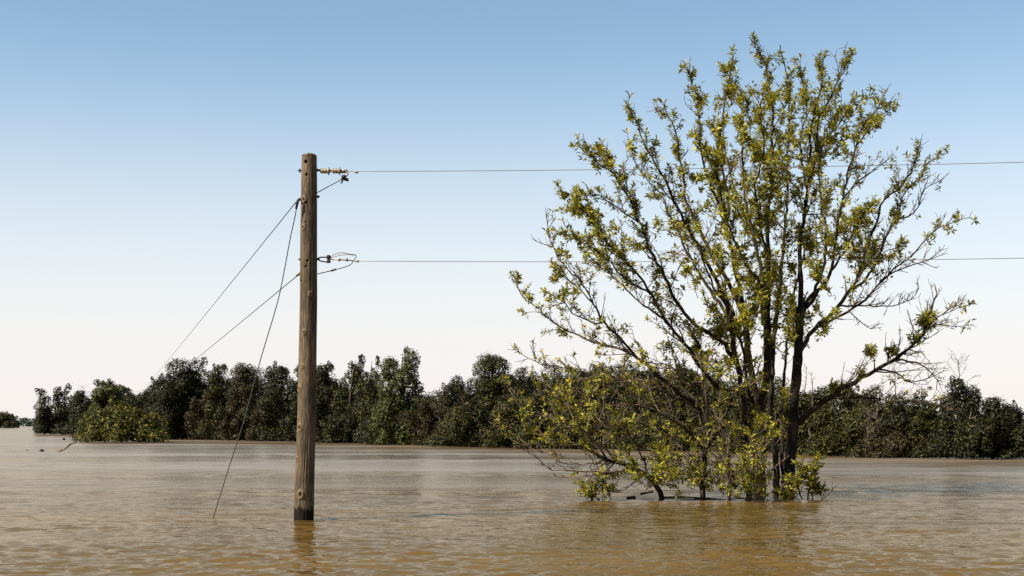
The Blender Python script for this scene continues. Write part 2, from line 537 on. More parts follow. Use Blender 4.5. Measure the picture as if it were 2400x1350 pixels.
        print('tree', self.root.name, len(spr), 'sprigs')

# ------------------------------------------------------------------ the flooded tree in the middle distance
def near_trees():
    Y2, Y1 = 26.2, 26.2
    T = Tree('flooded_tree', (P(1800, HOR, 26.2).x, 26.2, 0.0),
             'tall half leafed tree with several dark trunks standing in the flood', 'tree', 5)
    # trunks (depth varies so that they stand apart on the river bed)
    yb = 1185   # below the surface
    T.limb([(1846, yb, 26.0), (1850, 1120, 26.1), (1857, 1030, 26.2), (1863, 930, 26.2), (1869, 860, 26.2), (1872, 800, 26.2), (1876, 720, 26.2)], 31, 22, 0.15, 'trunk', side=.10, sides=12, jit=.02)
    T.limb([(1783, yb, 26.4), (1785, 1090, 26.4), (1789, 1020, 26.3), (1783, 950, 26.3), (1797, 880, 26.2), (1799, 800, 26.2), (1797, 720, 26.2)], 25, 18, 0.15, 'trunk', side=.12, sides=12, jit=.02)
    T.limb([(1783, 960, 26.3), (1768, 905, 26.1), (1757, 845, 26.0), (1747, 760, 25.9), (1735, 690, 25.8)], 20, 14, 0.4, 'trunk', side=.4, sides=10)
    T.limb([(1822, yb, 27.2), (1818, 1090, 27.1), (1812, 1010, 27.0), (1806, 960, 26.9), (1809, 880, 26.8), (1813, 800, 26.8), (1822, 720, 26.8), (1830, 650, 26.8)], 19, 10, 0.4, 'trunk', side=.2, sides=10)
    T.limb([(1758, yb, 25.6), (1750, 1080, 25.6), (1746, 970, 25.6), (1736, 900, 25.5), (1726, 850, 25.4), (1716, 780, 25.3), (1700, 700, 25.2)], 17, 12, 0.5, 'trunk', side=.4, sides=10)
    T.limb([(1769, yb, 25.9), (1767, 1100, 25.9), (1764, 1000, 25.8), (1752, 900, 25.7), (1738, 810, 25.5), (1705, 730, 25.2), (1668, 660, 24.9), (1640, 590, 24.7)], 12, 4, .6, 'trunk', side=.5, start=.45, sides=9, slen=.6)
    T.limb([(1836, yb, 26.9), (1834, 1100, 26.9), (1832, 1000, 26.9), (1838, 890, 26.9), (1848, 780, 26.9), (1866, 660, 27.0), (1900, 540, 27.2)], 11, 4, .6, 'trunk', side=.5, start=.5, sides=9, slen=.6)
    L = T.limb
    # ---- left fan
    L([(1726, 850, 25.4), (1690, 800, 25.2), (1640, 770, 25.0), (1582, 702, 24.7), (1558, 644, 24.4), (1522, 585, 24.2), (1497, 520, 24.1), (1476, 470, 24.0), (1445, 420, 23.9), (1405, 380, 23.9), (1360, 345, 23.9)], 17, 3, 1.0, slen=.62, start=.28)
    L([(1700, 930, 25.5), (1650, 870, 25.3), (1600, 800, 25.0), (1558, 749, 24.8), (1527, 690, 24.6), (1490, 640, 24.5), (1440, 590, 24.3), (1400, 540, 24.2), (1370, 490, 24.2), (1340, 462, 24.2), (1318, 448, 24.2)], 16, 3, 1.0, slen=.65)
    L([(1640, 960, 25.4), (1560, 895, 25.0), (1500, 842, 24.7), (1440, 782, 24.4), (1415, 755, 24.3), (1390, 710, 24.2), (1365, 665, 24.0), (1340, 640, 23.9), (1310, 608, 23.8), (1295, 575, 23.8), (1283, 520, 23.8)], 14, 2, .38, slen=.6, start=.3)
    L([(1590, 920, 25.2), (1500, 842, 24.9), (1440, 815, 25.2), (1380, 797, 25.5), (1330, 772, 25.7), (1290, 750, 25.8), (1265, 725, 25.9), (1235, 705, 26.0), (1203, 660, 26.0)], 12, 2, .55, slen=.55)
    L([(1640, 950, 25.3), (1600, 912, 25.6), (1530, 895, 25.9), (1460, 890, 26.2), (1400, 883, 26.4), (1340, 866, 26.6), (1290, 858, 26.7), (1250, 845, 26.8), (1208, 820, 26.8)], 11, 2, .30, slen=.6)
    L([(1415, 755, 24.3), (1385, 758, 24.2), (1345, 735, 24.0), (1315, 700, 23.9), (1290, 690, 23.8)], 7, 2, .9, slen=.5)
    L([(1390, 710, 24.2), (1350, 670, 24.6), (1315, 640, 24.9), (1300, 628, 25.0)], 6, 2, .9, slen=.45)
    L([(1527, 690, 24.6), (1470, 655, 24.2), (1420, 605, 23.8), (1380, 575, 23.5), (1345, 560, 23.4), (1330, 540, 23.4)], 8, 2, .6, slen=.6)
    L([(1558, 749, 24.8), (1490, 700, 25.4), (1430, 640, 26.0), (1400, 620, 26.3), (1360, 580, 26.5)], 8, 2, .7, slen=.6)
    L([(1490, 640, 24.5), (1430, 560, 24.9), (1390, 510, 25.2), (1350, 490, 25.4), (1325, 495, 25.5)], 6, 2, 1.0, slen=.5)
    L([(1495, 520, 24.1), (1455, 495, 23.8), (1410, 465, 23.6), (1365, 450, 23.5)], 6, 2, 1.0, slen=.4)
    L([(1450, 420, 23.9), (1425, 395, 24.2), (1418, 365, 24.3), (1412, 345, 24.3)], 4, 2, 1.0, slen=.3)
    # ---- upper fan, left to right
    L([(1735, 790, 25.9), (1690, 715, 26.3), (1638, 638, 26.6), (1600, 567, 26.9), (1567, 498, 27.1), (1553, 460, 27.2), (1522, 428, 27.3), (1497, 395, 27.4), (1470, 345, 27.4)], 15, 2, .30, slen=.6, start=.35)
    L([(1735, 770, 25.9), (1700, 700, 25.7), (1650, 600, 25.4), (1610, 530, 25.2), (1580, 470, 25.0), (1560, 425, 24.9), (1535, 385, 24.8), (1508, 330, 24.7), (1492, 285, 24.7), (1472, 246, 24.7)], 18, 3, .75, slen=.55, start=.3)
    L([(1742, 750, 25.9), (1722, 690, 26.0), (1665, 590, 26.3), (1627, 510, 26.5), (1609, 475, 26.6), (1604, 420, 26.7), (1595, 370, 26.8), (1583, 310, 26.9), (1560, 260, 26.9), (1542, 250, 26.9)], 18, 3, .75, slen=.55, start=.3)
    L([(1745, 760, 25.9), (1722, 610, 25.5), (1702, 540, 25.2), (1688, 490, 25.0), (1668, 440, 24.8), (1650, 390, 24.7), (1640, 320, 24.6), (1637, 250, 24.5), (1625, 200, 24.5), (1612, 165, 24.5)], 17, 3, .72, slen=.55, start=.35)
    L([(1702, 545, 25.2), (1708, 480, 25.5), (1697, 420, 25.7), (1682, 350, 25.9), (1692, 290, 26.0), (1700, 230, 26.1), (1712, 175, 26.2), (1718, 132, 26.2)], 12, 3, .8, slen=.55, start=.15)
    L([(1790, 760, 26.2), (1785, 640, 26.6), (1768, 560, 26.9), (1747, 470, 27.2), (1741, 400, 27.4), (1741, 320, 27.5), (1737, 260, 27.6), (1722, 200, 27.6), (1690, 150, 27.6)], 18, 3, .85, slen=.6, start=.3)
    L([(1800, 720, 26.2), (1801, 600, 26.0), (1800, 500, 25.8), (1808, 430, 25.6), (1810, 340, 25.4), (1812, 260, 25.3), (1800, 180, 25.2), (1775, 105, 25.2)], 19, 3, .95, slen=.65, start=.3)
    L([(1830, 650, 26.8), (1836, 560, 27.0), (1845, 480, 27.2), (1846, 380, 27.4), (1850, 300, 27.5), (1850, 220, 27.6), (1838, 160, 27.6), (1828, 105, 27.6)], 11, 3, .95, slen=.65, start=.15)
    L([(1801, 600, 26.0), (1780, 520, 25.2), (1770, 440, 24.5), (1785, 380, 24.0), (1790, 320, 23.8), (1780, 270, 23.7), (1790, 220, 23.7)], 11, 3, 1.0, slen=.6, start=.2)
    L([(1790, 680, 26.2), (1740, 600, 24.8), (1705, 520, 24.0), (1690, 450, 23.6), (1680, 400, 23.4), (1660, 360, 23.3), (1640, 340, 23.3)], 12, 3, 1.0, slen=.6, start=.25)
    L([(1768, 560, 26.9), (1735, 480, 27.6), (1712, 410, 28.0), (1700, 350, 28.2), (1665, 290, 28.3)], 9, 3, .9, slen=.6)
    L([(1876, 720, 26.2), (1875, 600, 26.1), (1884, 510, 26.0), (1893, 445, 25.9), (1905, 400, 25.8), (1912, 340, 25.7), (1920, 280, 25.6), (1947, 230, 25.5), (1968, 180, 25.5), (1990, 135, 25.5)], 19, 3, .75, slen=.6, start=.3)
    L([(1893, 445, 25.9), (1880, 380, 26.3), (1876, 320, 26.6), (1890, 260, 26.8), (1880, 190, 26.9), (1875, 150, 26.9)], 9, 3, .9, slen=.55)
    L([(1905, 395, 25.8), (1898, 320, 25.2), (1908, 270, 24.9), (1926, 200, 24.7), (1929, 142, 24.7)], 9, 3, .85, slen=.5)
    L([(1912, 340, 25.7), (1950, 310, 26.2), (1980, 270, 26.5), (2012, 235, 26.7), (2035, 230, 26.7)], 7, 2, .6, slen=.5)
    L([(1878, 740, 26.2), (1925, 640, 26.6), (1935, 560, 26.9), (1925, 480, 27.2), (1921, 400, 27.4), (1930, 330, 27.5), (1950, 280, 27.6), (1985, 250, 27.6)], 13, 3, .7, slen=.55, start=.3)
    L([(1890, 720, 26.2), (1945, 640, 25.6), (1960, 540, 25.2), (1975, 465, 24.9), (1990, 400, 24.7), (2008, 340, 24.6), (2020, 300, 24.5), (2050, 262, 24.5), (2095, 238, 24.5)], 14, 3, .75, slen=.55, start=.3)
    L([(1975, 465, 24.9), (2010, 425, 24.5), (2045, 400, 24.3), (2080, 375, 24.2)], 6, 2, .12, slen=.55)
    L([(2008, 340, 24.6), (2040, 300, 25.0), (2065, 270, 25.1), (2090, 255, 25.2)], 6, 2, 1.0, slen=.4)
    # ---- right fan
    L([(1872, 830, 26.2), (1890, 800, 26.2), (1915, 762, 26.2), (1950, 735, 26.1), (1985, 690, 26.0), (2012, 648, 25.9), (2030, 580, 25.8), (2055, 520, 25.7), (2070, 470, 25.6), (2110, 440, 25.6), (2140, 395, 25.6), (2150, 350, 25.6)], 17, 3, .42, slen=.55, start=.3)
    L([(1985, 690, 26.0), (2040, 640, 26.3), (2075, 560, 26.6), (2092, 525, 26.7), (2108, 512, 26.8), (2112, 475, 26.8), (2128, 440, 26.9), (2152, 418, 26.9), (2172, 385, 26.9), (2210, 362, 26.9)], 10, 2, .62, slen=.5, start=.25)
    L([(2108, 512, 26.8), (2128, 512, 27.0), (2152, 482, 27.1), (2165, 445, 27.1), (2210, 420, 27.2)], 6, 2, .04, slen=.5)
    L([(1917, 765, 26.2), (1940, 757, 25.7), (1990, 728, 25.2), (2030, 700, 24.9), (2062, 660, 24.7), (2100, 625, 24.6), (2140, 595, 24.5), (2193, 538, 24.4), (2232, 522, 24.4), (2272, 510, 24.4)], 12, 2, .22, slen=.55, start=.2)
    L([(2062, 660, 24.7), (2105, 635, 24.4), (2145, 620, 24.2), (2180, 608, 24.1), (2205, 598, 24.1)], 7, 2, .12, slen=.5)
    L([(2012, 648, 25.9), (2045, 610, 24.9), (2075, 590, 24.3), (2105, 580, 24.0)], 8, 2, 1.0, slen=.5)
    L([(1945, 640, 25.6), (1985, 580, 24.6), (2010, 520, 24.0), (2040, 480, 23.7)], 10, 3, .9, slen=.55)
    L([(1940, 745, 26.1), (1965, 718, 26.7), (2030, 718, 27.2), (2090, 717, 27.5), (2130, 704, 27.6), (2152, 682, 27.7), (2150, 660, 27.7)], 9, 2, .02, slen=.5, start=.35)
    L([(1990, 730, 25.2), (2020, 755, 24.9), (2040, 770, 24.8), (2058, 768, 24.8)], 4, 1.5, .0, slen=.3)
    # low heavy limb reaching right
    L([(1860, 1005, 26.2), (1888, 972, 26.0), (1956, 923, 25.8), (2019, 886, 25.6), (2060, 864, 25.5), (2097, 843, 25.4), (2135, 815, 25.3), (2155, 795, 25.3), (2170, 765, 25.3), (2180, 735, 25.3), (2196, 690, 25.3)], 26, 5, .07, slen=.75, start=.3, side=1.1)
    L([(2097, 845, 25.4), (2130, 846, 25.1), (2160, 855, 24.9), (2185, 873, 24.8), (2200, 893, 24.8), (2195, 912, 24.8)], 9, 2, .03, slen=.55)
    L([(2060, 866, 25.5), (2100, 875, 25.8), (2133, 895, 26.0), (2175, 888, 26.1), (2210, 870, 26.1)], 7, 2, .03, slen=.5)
    L([(2165, 775, 25.3), (2200, 760, 25.6), (2235, 765, 25.8), (2275, 762, 25.9)], 5, 1.5, .10, slen=.4)
    L([(2172, 755, 25.3), (2215, 735, 25.0), (2250, 722, 24.9), (2268, 715, 24.9)], 5, 1.5, .45, slen=.35)
    L([(1940, 935, 25.9), (2010, 930, 25.4), (2090, 940, 25.0), (2160, 942, 24.8), (2215, 935, 24.7)], 8, 2, .25, slen=.5)
    L([(2160, 942, 24.8), (2232, 958, 24.5), (2275, 985, 24.4), (2312, 1004, 24.4)], 5, 2, .0, slen=.35)
    # dense mistletoe like tuft on the low limb and other dark tufts
    for cx, cy, Yc, n, rad in ((2172, 750, 25.3, 46, .24), (2150, 790, 25.3, 16, .17), (2040, 822, 25.6, 16, .13), (2093, 822, 25.4, 18, .14), (2015, 870, 25.6, 8, .10), (1955, 905, 25.8, 12, .12),
                               (1760, 660, 25.6, 40, .35), (1690, 770, 25.2, 60, .38), (2020, 510, 25.6, 40, .32), (1900, 570, 26.0, 26, .22), (1610, 630, 26.5, 16, .16), (1795, 660, 26, 60, .5), (1850, 740, 26.2, 50, .5)):
        c = np.array(P(cx, cy, Yc))
        for _ in range(n):
            d = T.rng.normal(0, 1, 3); d /= np.linalg.norm(d)
            T.spr.append((c + d * rad * T.rng.uniform(.35, 1.0), d, T.rng.uniform(.7, 1.15)))
            if T.rng.uniform() < .5:
                T.twig.tube([Vector(c - T.base), Vector(c + d * rad * .9 - T.base)], [.005, .003], 3, cap=False)
    # foliage in the heart of the crown
    for cx, cy, Yc, sx, sy, n in ((1800, 560, 26, 60, 150, 26), (1760, 700, 26, 70, 110, 26), (1900, 650, 26, 90, 90, 28), (1700, 800, 25.3, 80, 60, 14), (1960, 560, 25.6, 70, 90, 16), (1780, 400, 26, 90, 70, 22), (1640, 850, 25.4, 80, 50, 9), (1860, 300, 26, 60, 70, 10)):
        for _ in range(n):
            p = np.array(P(T.rng.normal(cx, sx), T.rng.normal(cy, sy), Yc + T.rng.normal(0, 1.0)))
            d = T.rng.normal(0, .5, 3) + np.array([0, 0, 1])
            T.shoot(p, d / np.linalg.norm(d), T.rng.uniform(.3, .7), .008, 1.0, 2)
    T.finish(300)

    # ---- slimmer stem in front and to the left
    S = Tree('flooded_sapling', (P(1655, HOR, 24.1).x, 24.1, 0.0),
             'slender dark stem with yellow leaves rising left of the big trunks', 'tree', 8)
    S.limb([(1652, yb + 5, 24.0), (1646, 1130, 24.1), (1653, 1060, 24.2), (1656, 1000, 24.3), (1655, 940, 24.4), (1650, 880, 24.5), (1638, 820, 24.6), (1615, 770, 24.7)], 17, 7, .5, 'trunk', side=.9, start=.2, sides=10, slen=.7)
    S.limb([(1712, yb + 3, 23.9), (1708, 1120, 23.9), (1700, 1060, 24.0), (1690, 1000, 24.1), (1700, 950, 24.2)], 10, 4, .5, 'trunk', side=1.0, start=.2, slen=.8)
    S.limb([(1654, 1060, 24.2), (1600, 1000, 23.9), (1540, 965, 23.7), (1470, 945, 23.5), (1400, 925, 23.4), (1340, 925, 23.4)], 9, 2, .24, slen=.7)
    S.limb([(1656, 1000, 24.3), (1600, 940, 24.6), (1540, 915, 24.9), (1480, 900, 25.1), (1410, 870, 25.2)], 8, 2, .24, slen=.7)
    S.limb([(1655, 940, 24.4), (1590, 870, 24.1), (1530, 850, 23.9), (1480, 850, 23.8)], 8, 2, .24, slen=.7)
    S.limb([(1650, 1090, 24.1), (1600, 1050, 24.6), (1560, 1010, 24.9), (1500, 1000, 25.1), (1440, 985, 25.2), (1380, 985, 25.3)], 8, 2, .22, slen=.75)
    S.limb([(1656, 985, 24.3), (1700, 940, 24.0), (1740, 910, 23.8), (1770, 895, 23.8)], 6, 2, .24, slen=.5)
    S.limb([(1710, 1120, 23.9), (1740, 1090, 23.7), (1775, 1065, 23.6), (1810, 1030, 23.5), (1822, 1012, 23.5)], 6, 3, .9, slen=.5, mat=M_TWIG)
    S.limb([(1690, 1110, 24.0), (1720, 1060, 24.3), (1760, 1040, 24.5), (1790, 1000, 24.6)], 5, 2, .9, slen=.6)
    for cx, cy, Yc, sx, sy, n in ((1540, 960, 24.2, 120, 60, 12), (1620, 1070, 24.2, 60, 45, 22), (1700, 1120, 24, 60, 24, 30), (1590, 1115, 24.2, 45, 25, 18), (1760, 1120, 23.9, 40, 25, 16), (1600, 870, 24.5, 80, 50, 10), (1400, 950, 24, 80, 45, 9), (1740, 1040, 24.2, 60, 40, 6)):
        for _ in range(n):
            p = np.array(P(S.rng.normal(cx, sx), min(S.rng.normal(cy, sy), 1135), Yc + S.rng.normal(0, .6)))
            d = S.rng.normal(0, .5, 3) + np.array([-.4, 0, .8])
            S.shoot(p, d / np.linalg.norm(d), S.rng.uniform(.3, .6), .007, .30, 2)
    for cx, cy, n in ((1570, 1118, 16), (1640, 1128, 16), (1690, 1135, 14), (1740, 1130, 14), (1800, 1132, 12)):
        for _ in range(n):
            p = np.array(P(S.rng.normal(cx, 26), min(S.rng.normal(cy, 18), 1158), 24.0 + S.rng.normal(0, .35)))
            d = S.rng.normal(0, .6, 3) + np.array([-.2, 0, .4])
            S.shoot(p, d / np.linalg.norm(d), S.rng.uniform(.18, .38), .006, .7, 2)
    S.finish(300, .82)

    # ---- limb that leans out of the water to the left
    B = Tree('leaning_tree', (P(1560, HOR, 24.6).x, 24.6, 0.0),
             'low leaning trunk reaching left over the water with bare pale twigs', 'tree', 9)
    B.limb([(1560, yb, 24.6), (1545, 1150, 24.5), (1520, 1118, 24.4), (1490, 1102, 24.3), (1450, 1087, 24.2), (1420, 1074, 24.1), (1392, 1062, 24.0), (1365, 1048, 24.0), (1320, 1045, 24.0)], 17, 5, .6, 'trunk', side=.7, sides=10, slen=.7)
    B.limb([(1500, 1105, 24.3), (1465, 1104, 24.0), (1430, 1110, 23.8), (1400, 1106, 23.7), (1350, 1104, 23.6), (1300, 1103, 23.5), (1275, 1092, 23.5), (1240, 1050, 23.5), (1198, 1030, 23.5)], 8, 2, .0, slen=.5, mat=M_TWIG)
    B.limb([(1400, 1108, 23.7), (1370, 1117, 23.5), (1340, 1120, 23.4), (1305, 1116, 23.4)], 5, 2, .0, slen=.3, mat=M_TWIG)
    B.limb([(1420, 1075, 24.1), (1370, 1090, 24.4), (1320, 1085, 24.6), (1290, 1070, 24.7), (1265, 1045, 24.7)], 6, 2, .05, slen=.5, mat=M_TWIG)
    B.limb([(1450, 1087, 24.2), (1390, 1030, 24.0), (1330, 990, 23.8), (1280, 975, 23.7), (1235, 965, 23.6), (1210, 940, 23.6), (1192, 912, 23.6)], 8, 2, .3, slen=.6, mat=M_TWIG)
    B.limb([(1420, 1074, 24.1), (1360, 1010, 24.4), (1320, 985, 24.6), (1265, 975, 24.7), (1220, 978, 24.7)], 7, 2, .45, slen=.6)
    B.limb([(1490, 1102, 24.3), (1470, 1060, 24.6), (1420, 1000, 24.9), (1370, 960, 25.1), (1320, 940, 25.2), (1290, 910, 25.2)], 8, 2, .42, slen=.65)
    B.limb([(1520, 1120, 24.4), (1500, 1060, 24.1), (1470, 1010, 23.9), (1440, 980, 23.8)], 7, 2, .45, slen=.6)
    B.limb([(1530, 1130, 24.4), (1560, 1090, 24.7), (1580, 1050, 24.8), (1570, 1010, 24.9)], 7, 2, .9, slen=.6)
    B.limb([(1440, 1085, 24.1), (1420, 1110, 23.9), (1408, 1135, 23.8), (1415, 1158, 23.8)], 5, 2, .9, slen=.35)
    for cx, cy, Yc, sx, sy, n in ((1530, 1115, 24.3, 60, 22, 34), (1290, 945, 24.2, 50, 30, 9), (1420, 1030, 24.3, 70, 30, 18), (1340, 960, 24.2, 60, 30, 10)):
        for _ in range(n):
            p = np.array(P(B.rng.normal(cx, sx), min(B.rng.normal(cy, sy), 1140), Yc + B.rng.normal(0, .4)))
            d = B.rng.normal(0, .5, 3) + np.array([-.4, 0, .8])
            B.shoot(p, d / np.linalg.norm(d), B.rng.uniform(.25, .5), .006, .45, 2)
    B.finish(300, .82)

    # ---- leafy shoots right of the right hand trunk
    H = Tree('leafy_shoot', (P(1895, HOR, 24.6).x, 24.6, 0.0),
             'small dark leafy shoots sticking out of the water beside the right trunk', 'shrub', 10)
    H.limb([(1893, 1178, 24.6), (1898, 1140, 24.6), (1905, 1110, 24.6), (1916, 1078, 24.6)], 6, 2, 1.0, 'stem', slen=.28, side=2.2, start=.1)
    H.limb([(1885, 1178, 24.5), (1872, 1145, 24.5), (1876, 1110, 24.5), (1880, 1085, 24.5)], 5, 2, 1.0, 'stem', slen=.28, side=2.2, start=.1)
    H.limb([(1903, 1178, 24.7), (1908, 1155, 24.7), (1912, 1130, 24.7)], 5, 2, 1.0, 'stem', slen=.25, side=2.5, start=.1)
    H.limb([(1890, 1178, 24.4), (1850, 1160, 24.4), (1820, 1158, 24.4)], 5, 2, 1.0, 'stem', slen=.25, side=2.0, start=.2)
    H.limb([(1900, 1176, 24.5), (1925, 1172, 24.4), (1945, 1155, 24.4), (1960, 1138, 24.4)], 4, 2, .0, 'stem', slen=.2, side=.5)
    H.finish(300)

    # ---- drooping yellow sprig over the water, left
    D = Tree('yellow_shoot', (P(1425, HOR, 24.0).x, 24.0, 0.0),
             'thin yellow leaved shoots poking from the water under the pale bare twigs', 'shrub', 12)
    for pts in ([(1404, 1172, 24.0), (1372, 1155, 23.9), (1358, 1138, 23.9)], [(1408, 1174, 24.0), (1385, 1155, 24.1), (1372, 1140, 24.1)], [(1415, 1174, 24.2), (1405, 1155, 24.2), (1396, 1148, 24.2)],
                [(1420, 1175, 24.2), (1412, 1140, 24.2), (1405, 1120, 24.2)], [(1432, 1175, 24.3), (1430, 1160, 24.3), (1426, 1152, 24.3)]):
        D.limb(pts, 3.5, 1.5, .8, 'stem', slen=.2, side=1.6, start=.35)
    D.finish(300)
near_trees()

# ------------------------------------------------------------------ floating wood under the tree
def log(name, pts, w, label, mat, cat='log', w1=None, group=None):
    P3 = np.array([list(P(*p)) for p in pts])
    C = catmull(P3, 14)
    base = np.array([C[0][0], C[0][1], 0.0])
    rr = np.linspace(w, w if w1 is None else w1, 14) / 2 / F * C[:, 1].mean()
    rng = np.random.default_rng(len(label))
    rr = rr * rng.uniform(.85, 1.15, 14)
    rr[0] *= .6; rr[-1] *= .6
    m = Mesh(); m.tube([Vector(c - base) for c in C], list(rr), 9)
    o = m.build(name, mat); o.location = base
    tag(o, label, cat, group)
    return o
log('floating_log', [(1545, 1166, 24.7), (1600, 1165, 24.6), (1650, 1168, 24.4), (1705, 1172.5, 24.2)], 4.5, 'dark straight log floating between the slender stems', M_WETLOG)
log('curved_branch', [(1712, 1158, 24.9), (1735, 1168, 24.5), (1762, 1172, 24.2), (1782, 1165, 24.3), (1792, 1152, 24.5)], 6, 'curved pale branch dipping into the water before the trunks', M_DRIFT, 'branch')
log('curved_branch', [(1775, 1168, 24.6), (1785, 1140, 24.5), (1800, 1110, 24.4), (1822, 1090, 24.4), (1850, 1068, 24.4)], 5, 'thin pale branch slanting up against the middle trunk', M_DRIFT, 'branch', 3)
log('curved_branch', [(1826, 1152, 25.2), (1835, 1135, 25.0), (1858, 1118, 24.9), (1880, 1106, 24.9)], 6, 'short bright broken branch resting at the foot of the right trunk', M_DRIFT, 'branch', 3)
log('floating_log', [(1468, 1168, 24.5), (1480, 1166, 24.5), (1490, 1166, 24.5)], 6, 'short dark log afloat left of the leaning trunk', M_WETLOG)
log('floating_log', [(1500, 1158, 25.0), (1515, 1155, 25.0), (1532, 1152, 25.0)], 5, 'small dark stick floating beside the leaning trunk', M_WETLOG)

# ------------------------------------------------------------------ utility pole
def build_pole():
    Y = 19.2
    rows_px = [(1240, 711.5, 47.5), (1218, 712, 47), (1100, 715, 45.5), (1000, 718, 44), (900, 720, 43), (800, 721.5, 41.5), (700, 723, 40.5), (600, 723.5, 39.5), (500, 724, 38), (420, 724.5, 36.5), (372, 725, 34.5)]
    ys = np.array([r[0] for r in rows_px])[::-1]; cs = np.array([r[1] for r in rows_px])[::-1]; ws = np.array([r[2] for r in rows_px])[::-1]
    nr, na = 620, 112
    py = np.linspace(1240, 365, nr)
    cx = np.interp(py, ys, cs); w = np.interp(py, ys, ws)
    X0 = (cx - 1200) / F * Y; Z0 = CAM_H + (HOR - py) / F * Y; R0 = w / 2 / F * Y
    th = np.linspace(-math.pi, math.pi, na, endpoint=False)          # 0 faces the camera, + to the right
    rng = np.random.default_rng(3)
    Rr = np.repeat(R0[:, None], na, 1)
    # uneven shave, long checks (cracks) and lumps
    zz = Z0[:, None]; tt = th[None, :]
    Rr *= 1 + 0.010 * np.sin(2 * tt + 0.9 * zz) + 0.006 * np.sin(3 * tt - 1.7 * zz) + 0.006 * np.sin(zz * 4.1 + tt)
    for _ in range(70):
        t0 = rng.uniform(-math.pi, math.pi); z0 = rng.uniform(0, 5); hl = rng.uniform(.15, .8); wd = rng.uniform(.035, .06)
        dt = (tt - t0 - 0.06 * (zz - z0) + math.pi) % (2 * math.pi) - math.pi
        Rr -= rng.uniform(.002, .010) * np.exp(-(dt / wd) ** 2) * np.clip(1 - ((zz - z0) / hl) ** 2, 0, 1)
    knot_hole_shade = np.zeros_like(Rr)
    def spot(px, pyy):
        c = np.interp(pyy, ys, cs); ww = np.interp(pyy, ys, ws)
        s = max(-.98, min(.98, (px - c) / (ww / 2)))
        return math.asin(s), CAM_H + (HOR - pyy) / F * Y, ww / 2 / F * Y
    for px, pyy, sz in ((708, 1158, .040), (706, 1002, .036), (704, 912, .030), (715, 470, .030), (713, 535, .026), (699, 1075, .02), (716, 780, .022), (730, 690, .02), (712, 860, .018)):
        t0, z0, r0 = spot(px, pyy)
        d = np.sqrt(((tt - t0) * r0 / .8) ** 2 + ((zz - z0) / 1.25) ** 2) / sz
        Rr += 0.012 * np.exp(-((d - 1.0) / .45) ** 2) * (sz / .036) - 0.008 * np.exp(-(d / .5) ** 2)
        Rr += 0.010 * np.exp(-(d / 1.9) ** 2)
        knot_hole_shade = np.maximum(knot_hole_shade, np.exp(-((d - 1.05) / .5) ** 2) * .55)
        knot_hole_shade = np.where(d < .62, 1.0, knot_hole_shade)
    for px, pyy, sz in ((719, 382, .027), (727, 369, .012), (721, 412, .020), (719, 523, .011), (724, 613, .018), (720, 627, .015), (720, 478, .018), (701, 984, .011), (731, 505, .010)):
        t0, z0, r0 = spot(px, pyy)
        d = np.sqrt(((tt - t0) * r0) ** 2 + (zz - z0) ** 2) / sz
        Rr = np.where(d < 1.0, Rr - 0.045 * np.clip((1.0 - d) * 4, 0, 1), Rr)
        knot_hole_shade = np.where(d < 1.0, 1.0, knot_hole_shade)  # holes also painted dark, their inner shade put into the colour
    Xv = X0[:, None] + Rr * np.sin(tt); Yv = Y - Rr * np.cos(tt) + 0 * zz; Zv = zz + 0 * tt
    V = np.stack([Xv, Yv, Zv], -1).reshape(-1, 3)
    i = np.arange(nr - 1)[:, None]; j = np.arange(na)[None, :]; j2 = (j + 1) % na
    q = np.stack([i * na + j, i * na + j2, (i + 1) * na + j2, (i + 1) * na + j], -1).reshape(-1, 4)
    # roof: rounded weathered top
    top = []
    zt = Z0[-1]
    extra = []
    base_i = len(V)
    for k, f in enumerate((.93, .7, .4, .02)):
        rk = Rr[-1] * f
        zk = zt + (0.012, 0.022, 0.028, 0.026)[k] + 0.006 * np.sin(3 * th + k)
        extra.append(np.stack([X0[-1] + rk * np.sin(th), Y - rk * np.cos(th), zk], -1))
    V = np.vstack([V] + extra)
    starts = [(nr - 1) * na] + [base_i + k * na for k in range(4)]
    for a, b in zip(starts[:-1], starts[1:]):
        jj = np.arange(na); jj2 = (jj + 1) % na
        q = np.vstack([q, np.stack([a + jj, a + jj2, b + jj2, b + jj], -1)])
    knot_hole_shade = np.concatenate([knot_hole_shade.ravel(), np.zeros(4 * na)])
    base = Vector((X0[1], Y, 0))
    me = np_mesh('shaft', V - np.array(base), q, smooth=True)
    at = me.attributes.new('knot_and_hole_shade', 'FLOAT', 'POINT'); at.data.foreach_set('value', knot_hole_shade.astype(np.float32))
    m, n, l, b = mat_new('weathered_pole_wood')
    tc = n.new('ShaderNodeTexCoord')
    mp = n.new('ShaderNodeMapping'); mp.inputs['Scale'].default_value = (1, 1, 0.055)
    l.new(tc.outputs['Object'], mp.inputs['Vector'])
    n1 = n.new('ShaderNodeTexNoise'); n1.inputs['Scale'].default_value = 85; n1.inputs['Detail'].default_value = 7; n1.inputs['Roughness'].default_value = .65
    l.new(mp.outputs[0], n1.inputs['Vector'])
    n2 = n.new('ShaderNodeTexNoise'); n2.inputs['Scale'].default_value = 5.5; n2.inputs['Detail'].default_value = 6
    mp2 = n.new('ShaderNodeMapping'); mp2.inputs['Scale'].default_value = (1, 1, .45)
    l.new(tc.outputs['Object'], mp2.inputs['Vector']); l.new(mp2.outputs[0], n2.inputs['Vector'])
    r1 = ramp(n, [(0.32, (0.050, 0.040, 0.030)), (0.52, (0.185, 0.147, 0.107)), (0.70, (0.36, 0.29, 0.215))], K)
    r2 = ramp(n, [(0.35, (0.52, 0.50, 0.48)), (0.68, (1.15, 1.05, .93))])
